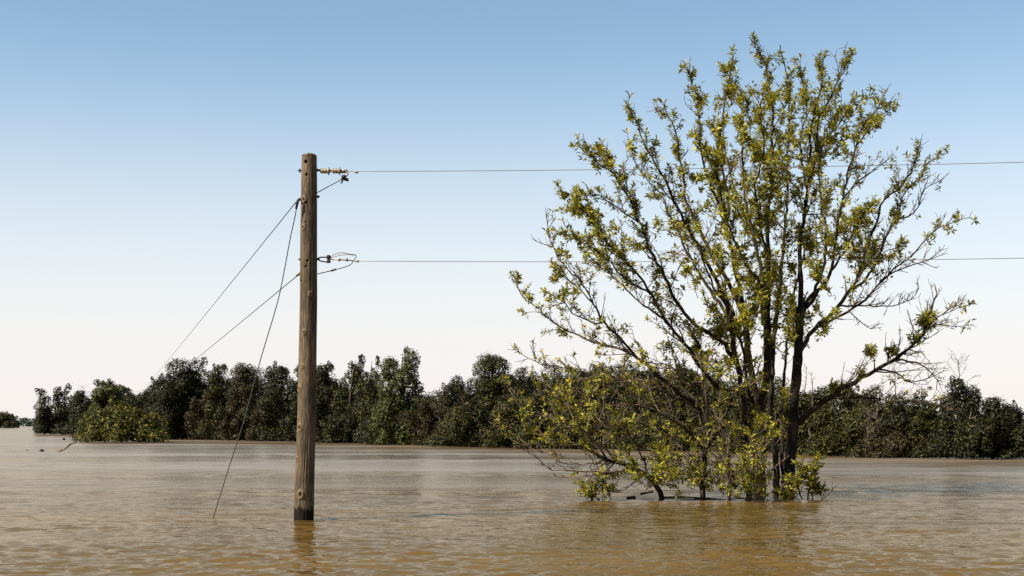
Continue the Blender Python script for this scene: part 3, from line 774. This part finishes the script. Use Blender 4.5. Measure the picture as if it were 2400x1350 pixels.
    l.new(n1.outputs['Fac'], r1.inputs['Fac']); l.new(n2.outputs['Fac'], r2.inputs['Fac'])
    mu = n.new('ShaderNodeMix'); mu.data_type = 'RGBA'; mu.blend_type = 'MULTIPLY'; mu.inputs[0].default_value = 1
    l.new(r1.outputs['Color'], mu.inputs[6]); l.new(r2.outputs['Color'], mu.inputs[7])
    # knot colour, and the shade inside the holes painted with the same dark
    an = n.new('ShaderNodeAttribute'); an.attribute_name = 'knot_and_hole_shade'
    rk = ramp(n, [(0.0, (0, 0, 0)), (0.55, (1, 1, 1)), (0.8, (1, 1, 1))])
    rc = ramp(n, [(0.3, (0.30, 0.21, 0.13)), (0.62, (0.20, 0.13, 0.07)), (0.85, (0.05, 0.025, 0.012))], K)
    l.new(an.outputs['Fac'], rk.inputs['Fac']); l.new(an.outputs['Fac'], rc.inputs['Fac'])
    mk = n.new('ShaderNodeMix'); mk.data_type = 'RGBA'
    l.new(rk.outputs['Color'], mk.inputs[0]); l.new(mu.outputs[2], mk.inputs[6]); l.new(rc.outputs['Color'], mk.inputs[7])
    # wet band soaked up from the water, ragged edge
    sx = n.new('ShaderNodeSeparateXYZ'); l.new(tc.outputs['Object'], sx.inputs[0])
    n3 = n.new('ShaderNodeTexNoise'); n3.inputs['Scale'].default_value = 9; n3.inputs['Detail'].default_value = 3
    l.new(mp2.outputs[0], n3.inputs['Vector'])
    ma = n.new('ShaderNodeMath'); ma.operation = 'MULTIPLY_ADD'; ma.inputs[1].default_value = 0.26; l.new(n3.outputs['Fac'], ma.inputs[0]); l.new(sx.outputs['Z'], ma.inputs[2])
    rw = ramp(n, [(0.29, (0.07, 0.063, 0.055)), (0.345, (1, 1, 1))])
    l.new(ma.outputs[0], rw.inputs['Fac'])
    mw = n.new('ShaderNodeMix'); mw.data_type = 'RGBA'; mw.blend_type = 'MULTIPLY'; mw.inputs[0].default_value = 1
    l.new(mk.outputs[2], mw.inputs[6]); l.new(rw.outputs['Color'], mw.inputs[7]); l.new(mw.outputs[2], b.inputs['Base Color'])
    b.inputs['Roughness'].default_value = .88; b.inputs['Specular IOR Level'].default_value = .12
    bp = n.new('ShaderNodeBump'); bp.inputs['Strength'].default_value = .7; bp.inputs['Distance'].default_value = .006
    l.new(n1.outputs['Fac'], bp.inputs['Height']); l.new(bp.outputs[0], b.inputs['Normal'])
    root = empty('utility_pole', base)
    tag(root, 'weathered round wooden utility pole rising from the brown water', 'utility pole')
    link('shaft', me, m, root)
    L = lambda px, py, dy=0.0: P(px, py, Y + dy) - base
    def part(name, mat, fn, parent=root):
        mm = Mesh(); fn(mm); return mm.build(name, mat, parent)
    # through bolts with square washers
    for x0, x1, yy in ((698, 751, 400), (699, 749, 608), (735, 749, 461)):
        part('bolt', M_STEEL, lambda m: m.tube([L(x0, yy), L(x1, yy)], [.011, .011], 8))
        if x0 < 720:
            part('washer', M_STEEL, lambda m: m.box(L(x0 + 5, yy), .012, .055, .055))
    part('nut', M_STEEL, lambda m: m.lathe(L(744, 461), (1, 0, 0), [(0, .02), (.025, .02)], 6))
    part('eye_bracket', M_STEEL, lambda m: (m.tube([L(706, 468, -.02), L(697, 470, -.02), L(695, 477, -.02)], [.016, .014, .01], 6)))
    part('eye_bracket', M_BRASS, lambda m: (m.tube([L(704, 640, -.02), L(697, 643, -.02), L(694, 649, -.02)], [.018, .016, .011], 6)))
    # upper strain insulator: two ribbed porcelain bodies on a rod
    ins = part('strain_insulator', M_BRASS, lambda m: m.tube([L(743, 397), L(752, 399), L(808, 402)], [.010, .012, .012], 8))
    px = 1 / F * Y
    for c0, c1 in ((750, 775), (778, 800)):
        ln = (c1 - c0) * px
        prof = [(0, .016), (.004, .027)]
        for k in range(4):
            a = ln * (.10 + .15 * k)
            prof += [(a, .030), (a + ln * .035, .037), (a + ln * .09, .037), (a + ln * .12, .030)]
        prof += [(ln * .74, .031), (ln * .78, .055), (ln * .86, .056), (ln * .90, .03), (ln, .018)]
        part('porcelain_body', M_PORCELAIN, lambda m: m.lathe(L(c0, 400.5), (1, 0, -0.03), prof, 18), ins)
    part('clevis', M_BRASS, lambda m: (m.box(L(806, 402), .11, .016, .045), m.tube([L(812, 402), L(816, 407), L(812, 413), L(806, 411)], [.011, .011, .011, .011], 6)), ins)
    part('dead_end_clamp', M_STEEL, lambda m: (m.box(L(806, 415), .055, .06, .05), m.box(L(810, 420), .075, .03, .03), m.tube([L(802, 412), L(802, 427), L(798, 430)], [.013, .013, .008], 6), m.tube([L(799, 419), L(817, 424)], [.012, .012], 6)), ins)
    # lower dead end: clevis loop, spool, grip
    lo = part('spool_clevis', M_STEEL, lambda m: (m.tube([L(744, 606), L(752, 603), L(764, 603), L(770, 606)], [.012, .010, .010, .010], 6), m.tube([L(744, 608), L(752, 612), L(764, 614), L(770, 610)], [.012, .010, .010, .010], 6)))
    part('spool', M_STEEL, lambda m: m.lathe(L(770, 616), (0, 0, 1), [(0, .03), (.02, .034), (.035, .022), (.06, .022), (.075, .036), (.10, .03), (.11, .015)], 12), lo)
    part('preformed_grip', M_BRASS, lambda m: m.tube([L(774, 608), L(800, 609), L(828, 611)], [.009, .009, .008], 6), lo)
    for gx in (795.5, 813):
        part('grip_bead', M_BRASS, lambda m: m.lathe(L(gx - 3, 608.8), (1, 0, 0), [(0, .012), (.008, .024), (.026, .024), (.034, .012)], 10), lo)
    # right hand bracket for wire ends
    return base
build_pole()

def wire(name, pts3, r, mat, label, cat='wire', n=60, group=None, sides=6, split=0):
    A3 = np.array([list(p) for p in pts3])
    if split:                            # short jumper first, then the long span
        C = np.vstack([catmull(A3[:split + 1], 40), catmull(A3[split:], n)[1:]]); n = len(C)
    else:
        C = catmull(A3, n)
    base = Vector(C[0])
    m = Mesh(); m.tube([Vector(c) - base for c in C], [r] * n, sides)
    o = m.build(name, mat); o.location = base
    tag(o, label, cat, group)
    return o

def splice(parent, p, d, L, r, mat, name='splice'):
    m = Mesh(); m.lathe(Vector(p) - parent.location - Vector(d).normalized() * L / 2, d, [(0, r * .4), (L * .15, r), (L * .85, r), (L, r * .4)], 8)
    m.build(name, mat, parent)

YP = 19.2
def right_wire(y0, y1, x0):
    a = P(x0, y0, YP); b = P(2400, y1, 18.66)
    d = b - a
    pts = []
    for t in (0, .25, .5, .75, 1, 1.5, 2.2, 3.0):
        p = a + d * t
        p.z -= 0.10 * t * (2 - t) * (1 if t <= 2 else 0)
        p.z += 0.10 * 1 * (1) * t if t <= 2 else 0.2
        pts.append(p)
    return pts
w = wire('power_line', right_wire(402, 380, 812), .0045, M_WIRE, 'upper wire running right from the pole top across the tree')
splice(w, P(835, 404, YP), (1, 0, 0), .06, .014, M_BRASS)
w = wire('power_line', right_wire(612, 605, 826), .0045, M_WIRE, 'lower wire running right from the pole across the tree')
splice(w, P(837, 612.5, YP), (1, 0, 0), .06, .014, M_BRASS)

def left_wire(px0, py0, jump, sag):
    a = P(px0, py0, YP - .12)
    pts = [P(*j) for j in jump] + [a]
    dirv = Vector((-0.2895, 1.0, 0))
    for Yd in (8, 18, 35, 60, 85, 106):
        p = a + dirv * Yd
        t = Yd / 106
        p.z -= sag * 4 * t * (1 - t)
        pts.append(p)
    return pts
wire('power_line', left_wire(700, 466, [(800, 421, YP), (770, 437, YP + .02), (744, 451, YP + .12), (722, 458, YP + .16), (706, 463, YP + .10)], .05), .0068, M_DARKWIRE, 'upper thin wire slanting from the pole down to the far left trees', n=60, split=5)
wire('power_line', left_wire(697, 646, [(828, 612, YP), (822, 620, YP), (808, 626, YP), (782, 633, YP + .02), (744, 642, YP + .12), (722, 645, YP + .16), (703, 645, YP + .10)], .05), .0068, M_DARKWIRE, 'lower thin wire slanting from the pole down to the far left trees', n=60, split=7)
o = wire('jumper_wire', [P(773, 603, YP), P(785, 596, YP - .02), P(800, 592.5, YP - .04), P(818, 595.5, YP - .04), P(831, 597, YP - .02), P(835, 601, YP), P(831, 608, YP), P(830, 612, YP)], .006, M_WIRE, 'small looped jumper wire arching over the lower insulator', n=40)
o = wire('jumper_wire', [P(772, 606, YP + .03), P(790, 600, YP + .04), P(808, 597, YP + .04), P(822, 597, YP + .02), P(830, 600, YP)], .005, M_WIRE, 'second shorter jumper wire inside the loop over the lower insulator', n=30)
o = wire('splice_sleeve', [P(775, 635, YP + .02), P(782, 633, YP + .02), P(788, 631, YP + .02)], .014, M_STEEL, 'dark sleeve clamped on the wire below the lower insulator', 'sleeve', n=8)
wire('hanging_cable', [P(703, 466, YP - .13), P(697, 474, YP - .14), P(692, 505, YP - .1), P(681, 555, YP), P(668, 625, YP + .1), P(655, 690, YP + .18), P(640, 745, YP + .25), P(610, 845, YP + .32), P(572, 985, YP + .40), P(532, 1110, YP + .45), P(505, 1196, YP + .47), P(495, 1230, YP + .48)], .0075, M_DARKWIRE, 'dark slack cable hanging from the pole down into the water', 'cable', n=120)
m = Mesh(); m.tube([P(700, 466, YP - .14), P(697, 474, YP - .14), P(694, 490, YP - .12)], [.012, .022, .014], 8)
oo = m.build('cable_grip', M_STEEL); tag(oo, 'dark grip holding the slack cable to the pole', 'clamp')

# ------------------------------------------------------------------ bank trees
def leaf_cloud(rng, clumps, s, density, up=0.35, elong=1.5, droop=0.0, ygap=0.0):
    """clumps: (cx,cy,cz,rx,ry,rz). Returns V,F of single triangle leaves."""
    Vs = []
    for cx, cy, cz, rx, ry, rz in clumps:
        area = 4 * math.pi * ((rx * ry) ** 1.6 / 3 + (rx * rz) ** 1.6 / 3 + (ry * rz) ** 1.6 / 3) ** (1 / 1.6)
        n = int(area * density / (s * s))
        d = rng.normal(0, 1, (n, 3)); d[:, 2] += 0.25
        d /= np.linalg.norm(d, axis=1)[:, None]
        d = d[(d[:, 2] > -0.75) & (rng.uniform(0, 1, n) < np.clip(1.15 - 0.65 * d[:, 1], 0.25, 1))]
        n = len(d)
        rad = rng.uniform(0.55, 1.04, n) ** 0.8 + np.minimum(rng.exponential(0.07, n), .45)
        p = np.array([cx, cy, cz]) + d * rad[:, None] * np.array([rx, ry, rz])
        nr = d + np.array([0, 0, up]) + rng.normal(0, 0.38, (n, 3))
        nr /= np.linalg.norm(nr, axis=1)[:, None]
        t = rng.normal(0, 1, (n, 3)); t[:, 2] -= droop
        t -= nr * (t * nr).sum(1)[:, None]
        t /= np.linalg.norm(t, axis=1)[:, None] + 1e-9
        b = np.cross(nr, t)
        L = s * rng.uniform(.6, 1.35, n)[:, None] * elong
        W = s * rng.uniform(.6, 1.2, n)[:, None] * .8
        Vs.append(np.stack([p - t * L * .55, p + t * L * .45 + b * W * .62, p + t * L * .35 - b * W * .62], axis=1))
    V = np.vstack(Vs)
    keep = V[:, :, 2].min(1) > 0.01
    V = V[keep]
    n = len(V)
    return V.reshape(-1, 3), np.arange(n * 3).reshape(n, 3)

TREE_COUNT = [0]; LEAVES = [0]
def bank_tree(name, px, top, width, basey, kind, label, cat='tree', shape='round', seed=None, group=None, depth_add=0.0, leaf_px=5.0, dens=1.25, lean=0.0):
    """px: centre column, top: row of the tip, width in photo px, basey: row of its waterline."""
    TREE_COUNT[0] += 1
    rng = np.random.default_rng(seed if seed is not None else 100 + TREE_COUNT[0])
    Y = water_depth(basey) + depth_add
    x = (px - 1200) / F * Y
    H = CAM_H + (HOR - top) / F * Y
    W = width * 1.10 / F * Y
    s = leaf_px * .62 / F * Y
    root = empty(name, (x, Y, 0))
    tag(root, label, cat, group)
    clumps = []
    if shape == 'round':
        n = 26
        for _ in range(n):
            d = rng.normal(0, 1, 3); d /= np.linalg.norm(d)
            r = rng.uniform(.40, .92)
            rc = W * rng.uniform(.11, .21)
            clumps.append((d[0] * W * .5 * r, d[1] * W * .42 * r, H * .52 + d[2] * H * .46 * r, rc, rc, rc * rng.uniform(.75, 1.15)))
        clumps.append((0, 0, H * .45, W * .30, W * .28, H * .38))
    elif shape == 'spires':
        k = max(2, int(round(W / 1.3)))
        for i in range(k):
            ox = (-.5 + (i + .5) / k) * W * .95 + rng.uniform(-.1, .1) * W
            oy = rng.uniform(-.3, .3) * W
            hh = H * (1.0 if i == k // 2 else rng.uniform(.76, .97))
            mnum = 12
            for j in range(mnum):
                f = (j + rng.uniform(.2, .8)) / mnum
                rc = (W / k) * (.60 - .32 * f) * rng.uniform(.55, 1.35)
                clumps.append((ox + rng.normal(0, .27) * W / k + lean * f, oy + rng.normal(0, .2) * W / k, hh * (.05 + .88 * f), rc, rc, min(rc * 1.35, hh * .1 + rc * .5)))
            clumps.append((ox + lean, oy, hh * .94, W / k * .20, W / k * .2, hh * .06))
    elif shape == 'bush':
        for _ in range(22):
            a = rng.uniform(0, 2 * math.pi); e = rng.uniform(0, 1)
            r = math.sqrt(1 - e * e) * rng.uniform(.45, .85)
            rc = W * rng.uniform(.09, .17)
            clumps.append((math.cos(a) * W * .46 * r, math.sin(a) * W * .40 * r, max(H * .84 * e * rng.uniform(.6, 1), rc * .35), rc, rc, rc * .8))
        for i in range(10):
            rc = W * rng.uniform(.07, .12)
            clumps.append(((-.5 + (i + .5) / 10) * W * .98, rng.uniform(-.38, .2) * W, H * rng.uniform(.0, .12), rc * 1.2, rc, rc))
        clumps.append((0, 0, H * .3, W * .34, W * .30, H * .42))
    elif shape == 'open':       # airy crown on visible branches
        for _ in range(60):
            d = rng.normal(0, 1, 3); d[2] = abs(d[2]); d /= np.linalg.norm(d)
            r = rng.uniform(.35, .95)
            rc = W * rng.uniform(.05, .10)
            clumps.append((d[0] * W * .5 * r, d[1] * W * .45 * r, H * .35 + d[2] * H * .62 * r, rc, rc, rc * .75))
        for _ in range(18):
            rc = W * rng.uniform(.10, .16)
            clumps.append((rng.uniform(-.4, .4) * W, rng.uniform(-.3, .3) * W, H * rng.uniform(.0, .5), rc, rc, rc))
    if shape in ('round', 'spires'):     # boughs that hang down to the flood
        for i in range(12):
            rc = W * rng.uniform(.08, .13)
            clumps.append(((-.5 + (i + .5) / 12) * W * 1.08, rng.uniform(-.42, .2) * W, H * rng.uniform(.0, .10), rc * 1.2, rc, rc * 1.4))
        for i in range(11):
            rc = W * rng.uniform(.13, .20)
            clumps.append(((-.5 + (i + .5) / 11) * W * .95, rng.uniform(-.34, .30) * W, H * rng.uniform(.03, .42), rc, rc, rc * rng.uniform(.8, 1.3)))
    outer = [c for c in clumps if c[2] > H * .12]
    for _ in range(46):                  # stray sprays that break the outline
        c = outer[rng.integers(len(outer))]
        d = rng.normal(0, 1, 3) + np.array([0, -.2, .55]); d /= np.linalg.norm(d)
        k = rng.uniform(.95, 1.30)
        rc = W * rng.uniform(.022, .055)
        clumps.append((c[0] + d[0] * c[3] * k, c[1] + d[1] * c[4] * k, max(c[2] + d[2] * c[5] * k, .05), rc * rng.uniform(.7, 1.3), rc, rc * rng.uniform(.8, 2.2)))
    # fit: the topmost and outermost clumps reach the stated outline
    topz = max(c[2] + c[5] for c in clumps); k = H / topz
    clumps = [(c[0], c[1], c[2] * k, c[3], c[4], c[5] * k) for c in clumps]
    V, Fc = leaf_cloud(rng, clumps, s, dens, elong=1.7 if kind == 'willow' else 1.45, droop=1.0 if kind in ('willow',) else .3)
    LEAVES[0] += len(Fc)
    mat = FAR[kind] if kind in FAR else M_BUSH_LEAF
    o = link('crown', np_mesh('crown', V, Fc), mat, root); o['kind'] = 'stuff'
    # trunk and limbs that carry the clumps
    tm = Mesh()
    r0 = max(.05, H * .022)
    sway = rng.normal(0, .12, 2)
    tp = [(0, 0, -.3), (sway[0] * .3, sway[1] * .3, H * .25), (sway[0], sway[1], H * .5), (sway[0] * 1.2 + lean * .6, sway[1], H * .78), (lean, 0, H * .93)]
    tm.tube(tp, [r0, r0 * .9, r0 * .65, r0 * .35, r0 * .1], 7)
    tm.build('trunk', M_FARBARK, root)
    lm = Mesh()
    for c in clumps[::3]:
        f = min(.7, max(.12, c[2] / H * .6))
        a = Vector((sway[0] * f, sway[1] * f, H * f)); b = Vector(c[:3])
        mid = (a + b) / 2 + Vector((0, 0, -.05 * H))
        lm.tube([a, mid, b], [r0 * .4, r0 * .25, r0 * .08], 5, cap=False)
    lm.build('limbs', M_FARBARK, root)
    return root

def bare_tree(px, top, basey, label, seed, width=60, name='dead_tree', lean=0.0):
    rng = np.random.default_rng(seed)
    Y = water_depth(basey); x = (px - 1200) / F * Y; H = CAM_H + (HOR - top) / F * Y; W = width / F * Y
    root = empty(name, (x, Y, 0)); tag(root, label, 'dead tree')
    tr = Mesh(); br = Mesh()
    pts = [np.array([0, 0, -.3])]
    n = 7
    for i in range(1, n + 1):
        pts.append(np.array([lean * i / n + rng.normal(0, .05), rng.normal(0, .05), H * i / n]))
    r0 = max(.03, H * .014)
    tr.tube(pts, list(np.linspace(r0, .010, n + 1)), 7)
    tr.build('trunk', M_DEAD, root)
    for i in range(22):
        f = rng.uniform(.3, .98)
        k = f * n; a = pts[int(k)] * (1 - (k % 1)) + pts[min(int(k) + 1, n)] * (k % 1)
        az = rng.uniform(0, 6.28); L = W * rng.uniform(.25, .65) * (1.15 - .6 * f)
        d = np.array([math.cos(az), math.sin(az), rng.uniform(.3, 1.4)]); d /= np.linalg.norm(d)
        b = a + d * L * .5; c = b + (d + rng.normal(0, .25, 3) + np.array([0, 0, .25])) * L * .5
        rr = r0 * .5 * (1.2 - f)
        br.tube([a, b, c], [max(rr, .009), max(rr * .7, .007), .005], 5, cap=False)
        for _ in range(3):
            g = rng.uniform(.2, 1); q = b * (1 - g) + c * g
            e = q + (d + rng.normal(0, .6, 3)) * L * .28
            br.tube([q, e], [.007, .004], 4, cap=False)
    br.build('branches', M_DEAD, root)

bt = bank_tree
# -- left end of the bank
bt('broadleaf_tree', 150, 897, 95, 1018, 'dark', 'dark pointed tree at the left end of the bank', shape='spires', leaf_px=5.5, seed=915)
bt('broadleaf_tree', 115, 945, 62, 1013, 'dark', 'small dark low tree closing the left end of the bank', shape='bush')
bt('broadleaf_tree', 190, 915, 80, 1021, 'dark', 'dark low tree between the pointed tree and the yellow bush', shape='bush', depth_add=-2)
bt('broadleaf_tree', 258, 886, 140, 1024, 'willow', 'pale green round topped tree behind the yellow bush', shape='open', leaf_px=6)
bt('broadleaf_tree', 250, 925, 120, 1022, 'dark', 'dark undergrowth tree below the pale round topped tree', shape='bush', depth_add=6)
bt('flooded_bush', 285, 929, 205, 1036.5, 'bush', 'yellow green round bush standing alone in the water at left', 'bush', 'bush', leaf_px=7, dens=1.1)
bt('broadleaf_tree', 350, 912, 90, 1027, 'dark', 'dark low tree just right of the yellow bush', shape='round')
bt('broadleaf_tree', 428, 835, 130, 1029, 'dark', 'tall dark tree with ragged top right of the yellow bush', shape='round', leaf_px=6)
bt('broadleaf_tree', 378, 872, 70, 1030, 'dark', 'dark leaning tree where the upper slanting wire ends', shape='spires')
bt('broadleaf_tree', 480, 930, 115, 1030, 'brown', 'low brown green bushy tree between yellow bush and slack cable', shape='bush')
bt('willow_tree', 520, 852, 80, 1033, 'olive', 'grey green tree left of where the slack cable crosses the bank', shape='round', depth_add=4)
bt('willow_tree', 575, 850, 90, 1033, 'brown', 'brownish tree directly behind the slack cable', shape='round')
bt('broadleaf_tree', 610, 856, 70, 1031, 'dark', 'dark tree top just right of the slack cable', shape='spires', depth_add=5)
bt('bank_bush', 560, 955, 90, 1031, 'brown', 'low brown bush at the waterline under the slack cable', 'bush', 'bush')
bt('willow_tree', 662, 846, 90, 1034, 'dark', 'dark twin topped tree close to the left of the pole', shape='round')
bt('broadleaf_tree', 640, 930, 90, 1032, 'brown', 'brown mid height tree left of the pole', shape='round', depth_add=-4)
bt('willow_tree', 715, 852, 70, 1036, 'dark', 'dark tree standing right behind the pole', shape='round')
bt('willow_tree', 768, 845, 80, 1037, 'dark', 'dark tree just right of the pole', shape='round', leaf_px=6)
bt('willow_tree', 822, 829, 72, 1038, 'olive', 'tall narrow dark tree second to the right of the pole', shape='spires', leaf_px=6, lean=.35)
bt('willow_tree', 872, 832, 52, 1040, 'olive', 'slim grey green tree with a gap of sky to its left', shape='spires', leaf_px=6)
bt('willow_tree', 944, 812, 105, 1042, 'willow', 'tallest pale green willow on the bank right of the pole', shape='spires', leaf_px=6.5)
bt('broadleaf_tree', 840, 935, 120, 1038, 'dark', 'dark low tree under the slim grey green tree', shape='round')
bt('bank_bush', 890, 965, 60, 1042, 'olive', 'small olive bush at the foot of the tallest willow', 'bush', 'bush')
bt('bank_bush', 775, 992, 44, 1038, 'olive', 'tiny pale bush at the waterline right of the pole', 'bush', 'bush')
bt('broadleaf_tree', 930, 930, 130, 1043, 'dark', 'dark lower tree filling below the tallest willow', shape='round', depth_add=3)
bt('broadleaf_tree', 1028, 894, 90, 1044, 'brown', 'low brownish tree in the dip right of the tallest willow', shape='spires')
bt('broadleaf_tree', 1000, 930, 80, 1043, 'dark', 'dark low tree in the dip right of the tallest willow', shape='round', depth_add=4)
bt('bank_bush', 1095, 935, 175, 1047, 'olive', 'wide olive bush at the waterline left of the big flooded tree', 'bush', 'bush', leaf_px=6.5)
bt('willow_tree', 1150, 828, 120, 1046, 'olive', 'round headed green tree on the bank left of the flooded tree', shape='round', leaf_px=6, depth_add=6)
bt('broadleaf_tree', 1085, 880, 80, 1046, 'dark', 'dark shoulder tree left of the round headed green tree', shape='round', depth_add=6)
bt('broadleaf_tree', 1212, 858, 75, 1047, 'dark', 'dark tree right of the round headed green tree', shape='spires', depth_add=5)
bt('broadleaf_tree', 1215, 905, 130, 1050, 'olive', 'bushy olive tree at the waterline behind the bare left twigs', shape='round', leaf_px=6.5)
bt('broadleaf_tree', 1300, 846, 150, 1051, 'olive', 'leafy green tree behind the left edge of the flooded tree', shape='round', leaf_px=6.5)
bt('broadleaf_tree', 1395, 852, 140, 1052, 'olive', 'leafy tree behind the lower left boughs of the flooded tree', shape='round', leaf_px=6.5)
bt('broadleaf_tree', 1490, 850, 140, 1054, 'olive', 'leafy tree second behind the lower left boughs of the flooded tree', shape='round', leaf_px=6.5)
bt('broadleaf_tree', 1590, 858, 140, 1056, 'olive', 'leafy tree on the bank left of the slender flooded stem', shape='round', leaf_px=6.5)
bt('broadleaf_tree', 1685, 862, 130, 1057, 'olive', 'leafy tree on the bank behind the slender flooded stem', shape='round', leaf_px=6.5)
bt('bank_bush', 1350, 960, 170, 1052, 'olive', 'low spreading bush behind the pale bare twigs', 'bush', 'bush', leaf_px=6.5)
bt('bank_bush', 1530, 960, 170, 1056, 'olive', 'low spreading bush behind the leaning trunk', 'bush', 'bush', leaf_px=6.5)
bt('broadleaf_tree', 1760, 880, 110, 1060, 'olive', 'leafy tree on the bank seen between the flooded trunks', shape='round', leaf_px=6.5)
bt('broadleaf_tree', 1832, 876, 90, 1062, 'olive', 'leafy tree filling the gap left of the right trunk', shape='round', leaf_px=6.5)
bt('broadleaf_tree', 1905, 905, 100, 1066, 'olive', 'leafy tree just right of the right flooded trunk', shape='round', leaf_px=7)
bt('broadleaf_tree', 1965, 892, 110, 1068, 'olive', 'leafy tree behind the low heavy limb', shape='round', leaf_px=7)
bt('broadleaf_tree', 2045, 903, 110, 1070, 'olive', 'leafy tree on the bank below the bare arching branches', shape='round', leaf_px=7)
bt('broadleaf_tree', 2120, 922, 110, 1071, 'dark', 'darker low tree between dead trunks on the right bank', shape='round', leaf_px=7)
bt('broadleaf_tree', 2175, 905, 80, 1073, 'olive', 'small leafy tree left of the tallest right bank tree', shape='open', leaf_px=7)
bt('broadleaf_tree', 2250, 880, 120, 1074, 'dark', 'tallest tree on the right bank with a leaning top', shape='round', leaf_px=7.5, lean=.3)
bt('broadleaf_tree', 2325, 930, 150, 1075, 'dark', 'dark rounded tree near the right edge of the picture', shape='round', leaf_px=7.5)
bt('broadleaf_tree', 2410, 965, 120, 1075, 'dark', 'low dark tree cut off by the right edge', shape='round', leaf_px=7.5)
bt('bank_bush', 2080, 985, 170, 1072, 'brown', 'brown tangled low bush at the waterline of the right bank', 'bush', 'bush', leaf_px=6)
bt('bank_bush', 1960, 985, 130, 1069, 'olive', 'low bush at the waterline right of the right trunk', 'bush', 'bush', leaf_px=6.5)
bt('bank_bush', 2220, 985, 150, 1074, 'dark', 'low dark bush at the waterline under the tallest right bank tree', 'bush', 'bush', leaf_px=7)
# the bank goes on past the right edge of the picture
for px, top, wd, by in ((2500, 930, 170, 1076), (2610, 905, 190, 1077), (2740, 920, 190, 1079), (2880, 900, 210, 1081)):
    bt('broadleaf_tree', px, top, wd, by, 'dark', 'dark tree where the bank goes on past the right edge', shape='round', group='bank trees past the right edge', leaf_px=8, dens=1.0)
# second row, seen only through gaps
for k, (px, top, wd, by) in enumerate(((330, 905, 150, 1022), (470, 862, 170, 1024), (600, 862, 170, 1026), (740, 862, 170, 1029), (860, 872, 150, 1031), (980, 905, 170, 1033), (1100, 900, 170, 1035), (1250, 868, 190, 1038),
                                     (1400, 872, 200, 1040), (1560, 872, 200, 1043), (1720, 900, 200, 1045), (1862, 925, 200, 1050), (2030, 930, 190, 1053), (2180, 950, 170, 1055))):
    bt('broadleaf_tree', px, top, wd, by, 'dark', 'dark tree in the second row showing through gaps in the bank trees', shape='round', group='second row of bank trees', leaf_px=6, dens=.7)
# dead and bare trees
bare_tree(2098, 862, 1071, 'grey bare dead tree rising above the right bank trees', 1, 90)
bare_tree(2240, 845, 1074, 'bare forked dead tree behind the tallest right bank tree', 2, 110, lean=.1)
bare_tree(2060, 905, 1072, 'fine twigged bare treetop left of the grey dead tree', 3, 90)
bare_tree(1890, 858, 1066, 'thin bare pole like trunk close to the right flooded trunk', 4, 30)
bare_tree(1903, 870, 1067, 'second thin bare trunk further right of the flooded trunk', 6, 30)
bare_tree(2035, 960, 1073, 'pale bare trunk against the foliage of the right bank', 7, 60)

# ------------------------------------------------------------------ far wood across the open water at left
def far_wood():
    rng = np.random.default_rng(77)
    Yf = 430.0
    clumps = []
    for px in np.arange(-420, 180, 5.0):
        x = (px - 1200) / F * Yf
        base_h = np.interp(px, [-420, -60, 0, 30, 60, 110, 180], [34, 30, 23, 15, 9, 9, 9]) + rng.uniform(-2, 3)
        H = CAM_H + base_h / F * Yf
        for z in np.linspace(.15, .85, 3):
            rc = rng.uniform(.7, 1.2)
            clumps.append((x, Yf + rng.uniform(-4, 4), H * z, rc * 1.1, rc, max(.3, H * .2)))
    V, Fc = leaf_cloud(rng, clumps, .42, .9)
    o = link('far_wood', np_mesh('far_wood', V, Fc), FAR['far'])
    tag(o, 'distant blue green wood across the open water at far left', 'wood', kind='stuff')
far_wood()
bt('broadleaf_tree', -5, 962, 70, 1003, 'olive', 'green tree at the far left edge of the picture', shape='round', leaf_px=4)
bt('bank_bush', 22, 985, 40, 1003.5, 'brown', 'small brown bush at the far left edge of the water', 'bush', 'bush', leaf_px=4)

# ------------------------------------------------------------------ driftwood and stumps at left
log('drifting_branch', [(132, 1060, 65.0), (148, 1054, 65.0), (157, 1048, 65.0), (165, 1041, 65.0), (172, 1038, 65.0), (178, 1035, 65.0)], 4.2, 'crooked pale branch sticking up from the water at left', M_DRIFT, 'branch', 4.0)
def stump(px, py, wpx, hpx, label, name='stump', cat='stump'):
    Y = water_depth(py)
    s = Y / F
    m = Mesh()
    rng = np.random.default_rng(int(px))
    prof = [(-.2, wpx * .5 * s), (0, wpx * .5 * s), (hpx * .5 * s, wpx * .46 * s), (hpx * .85 * s, wpx * .38 * s), (hpx * s, wpx * .2 * s)]
    m.lathe((0, 0, 0), (rng.uniform(-.15, .15), 0, 1), prof, 9)
    for v in m.v:
        v.x *= 1 + .15 * math.sin(v.z * 9 + v.y * 7)
    o = m.build(name, M_WETLOG); o.location = ((px - 1200) / F * Y, Y, 0)
    tag(o, label, cat)
stump(98, 1014, 4, 8, 'dark upright post stump in the far left channel')
stump(91, 1009, 4, 9, 'thin dark post behind the upright stump in the channel')
stump(78, 1007, 3, 8, 'smallest faint post at the mouth of the far left channel')
stump(150, 1031, 7, 5, 'dark round stump top left of the yellow bush')
stump(98, 1057, 10, 4, 'dark floating lump left of the crooked branch')
stump(64, 1057, 10, 2.5, 'flat brown floating lump furthest left of the crooked branch')
log('floating_log', [(62, 1009.3, 235.0), (75, 1009.3, 235), (92, 1009.5, 235.0)], 2.5, 'thin drift log lying in the far left channel', M_DRIFT)
print('leaves', LEAVES[0], 'bank trees', TREE_COUNT[0])
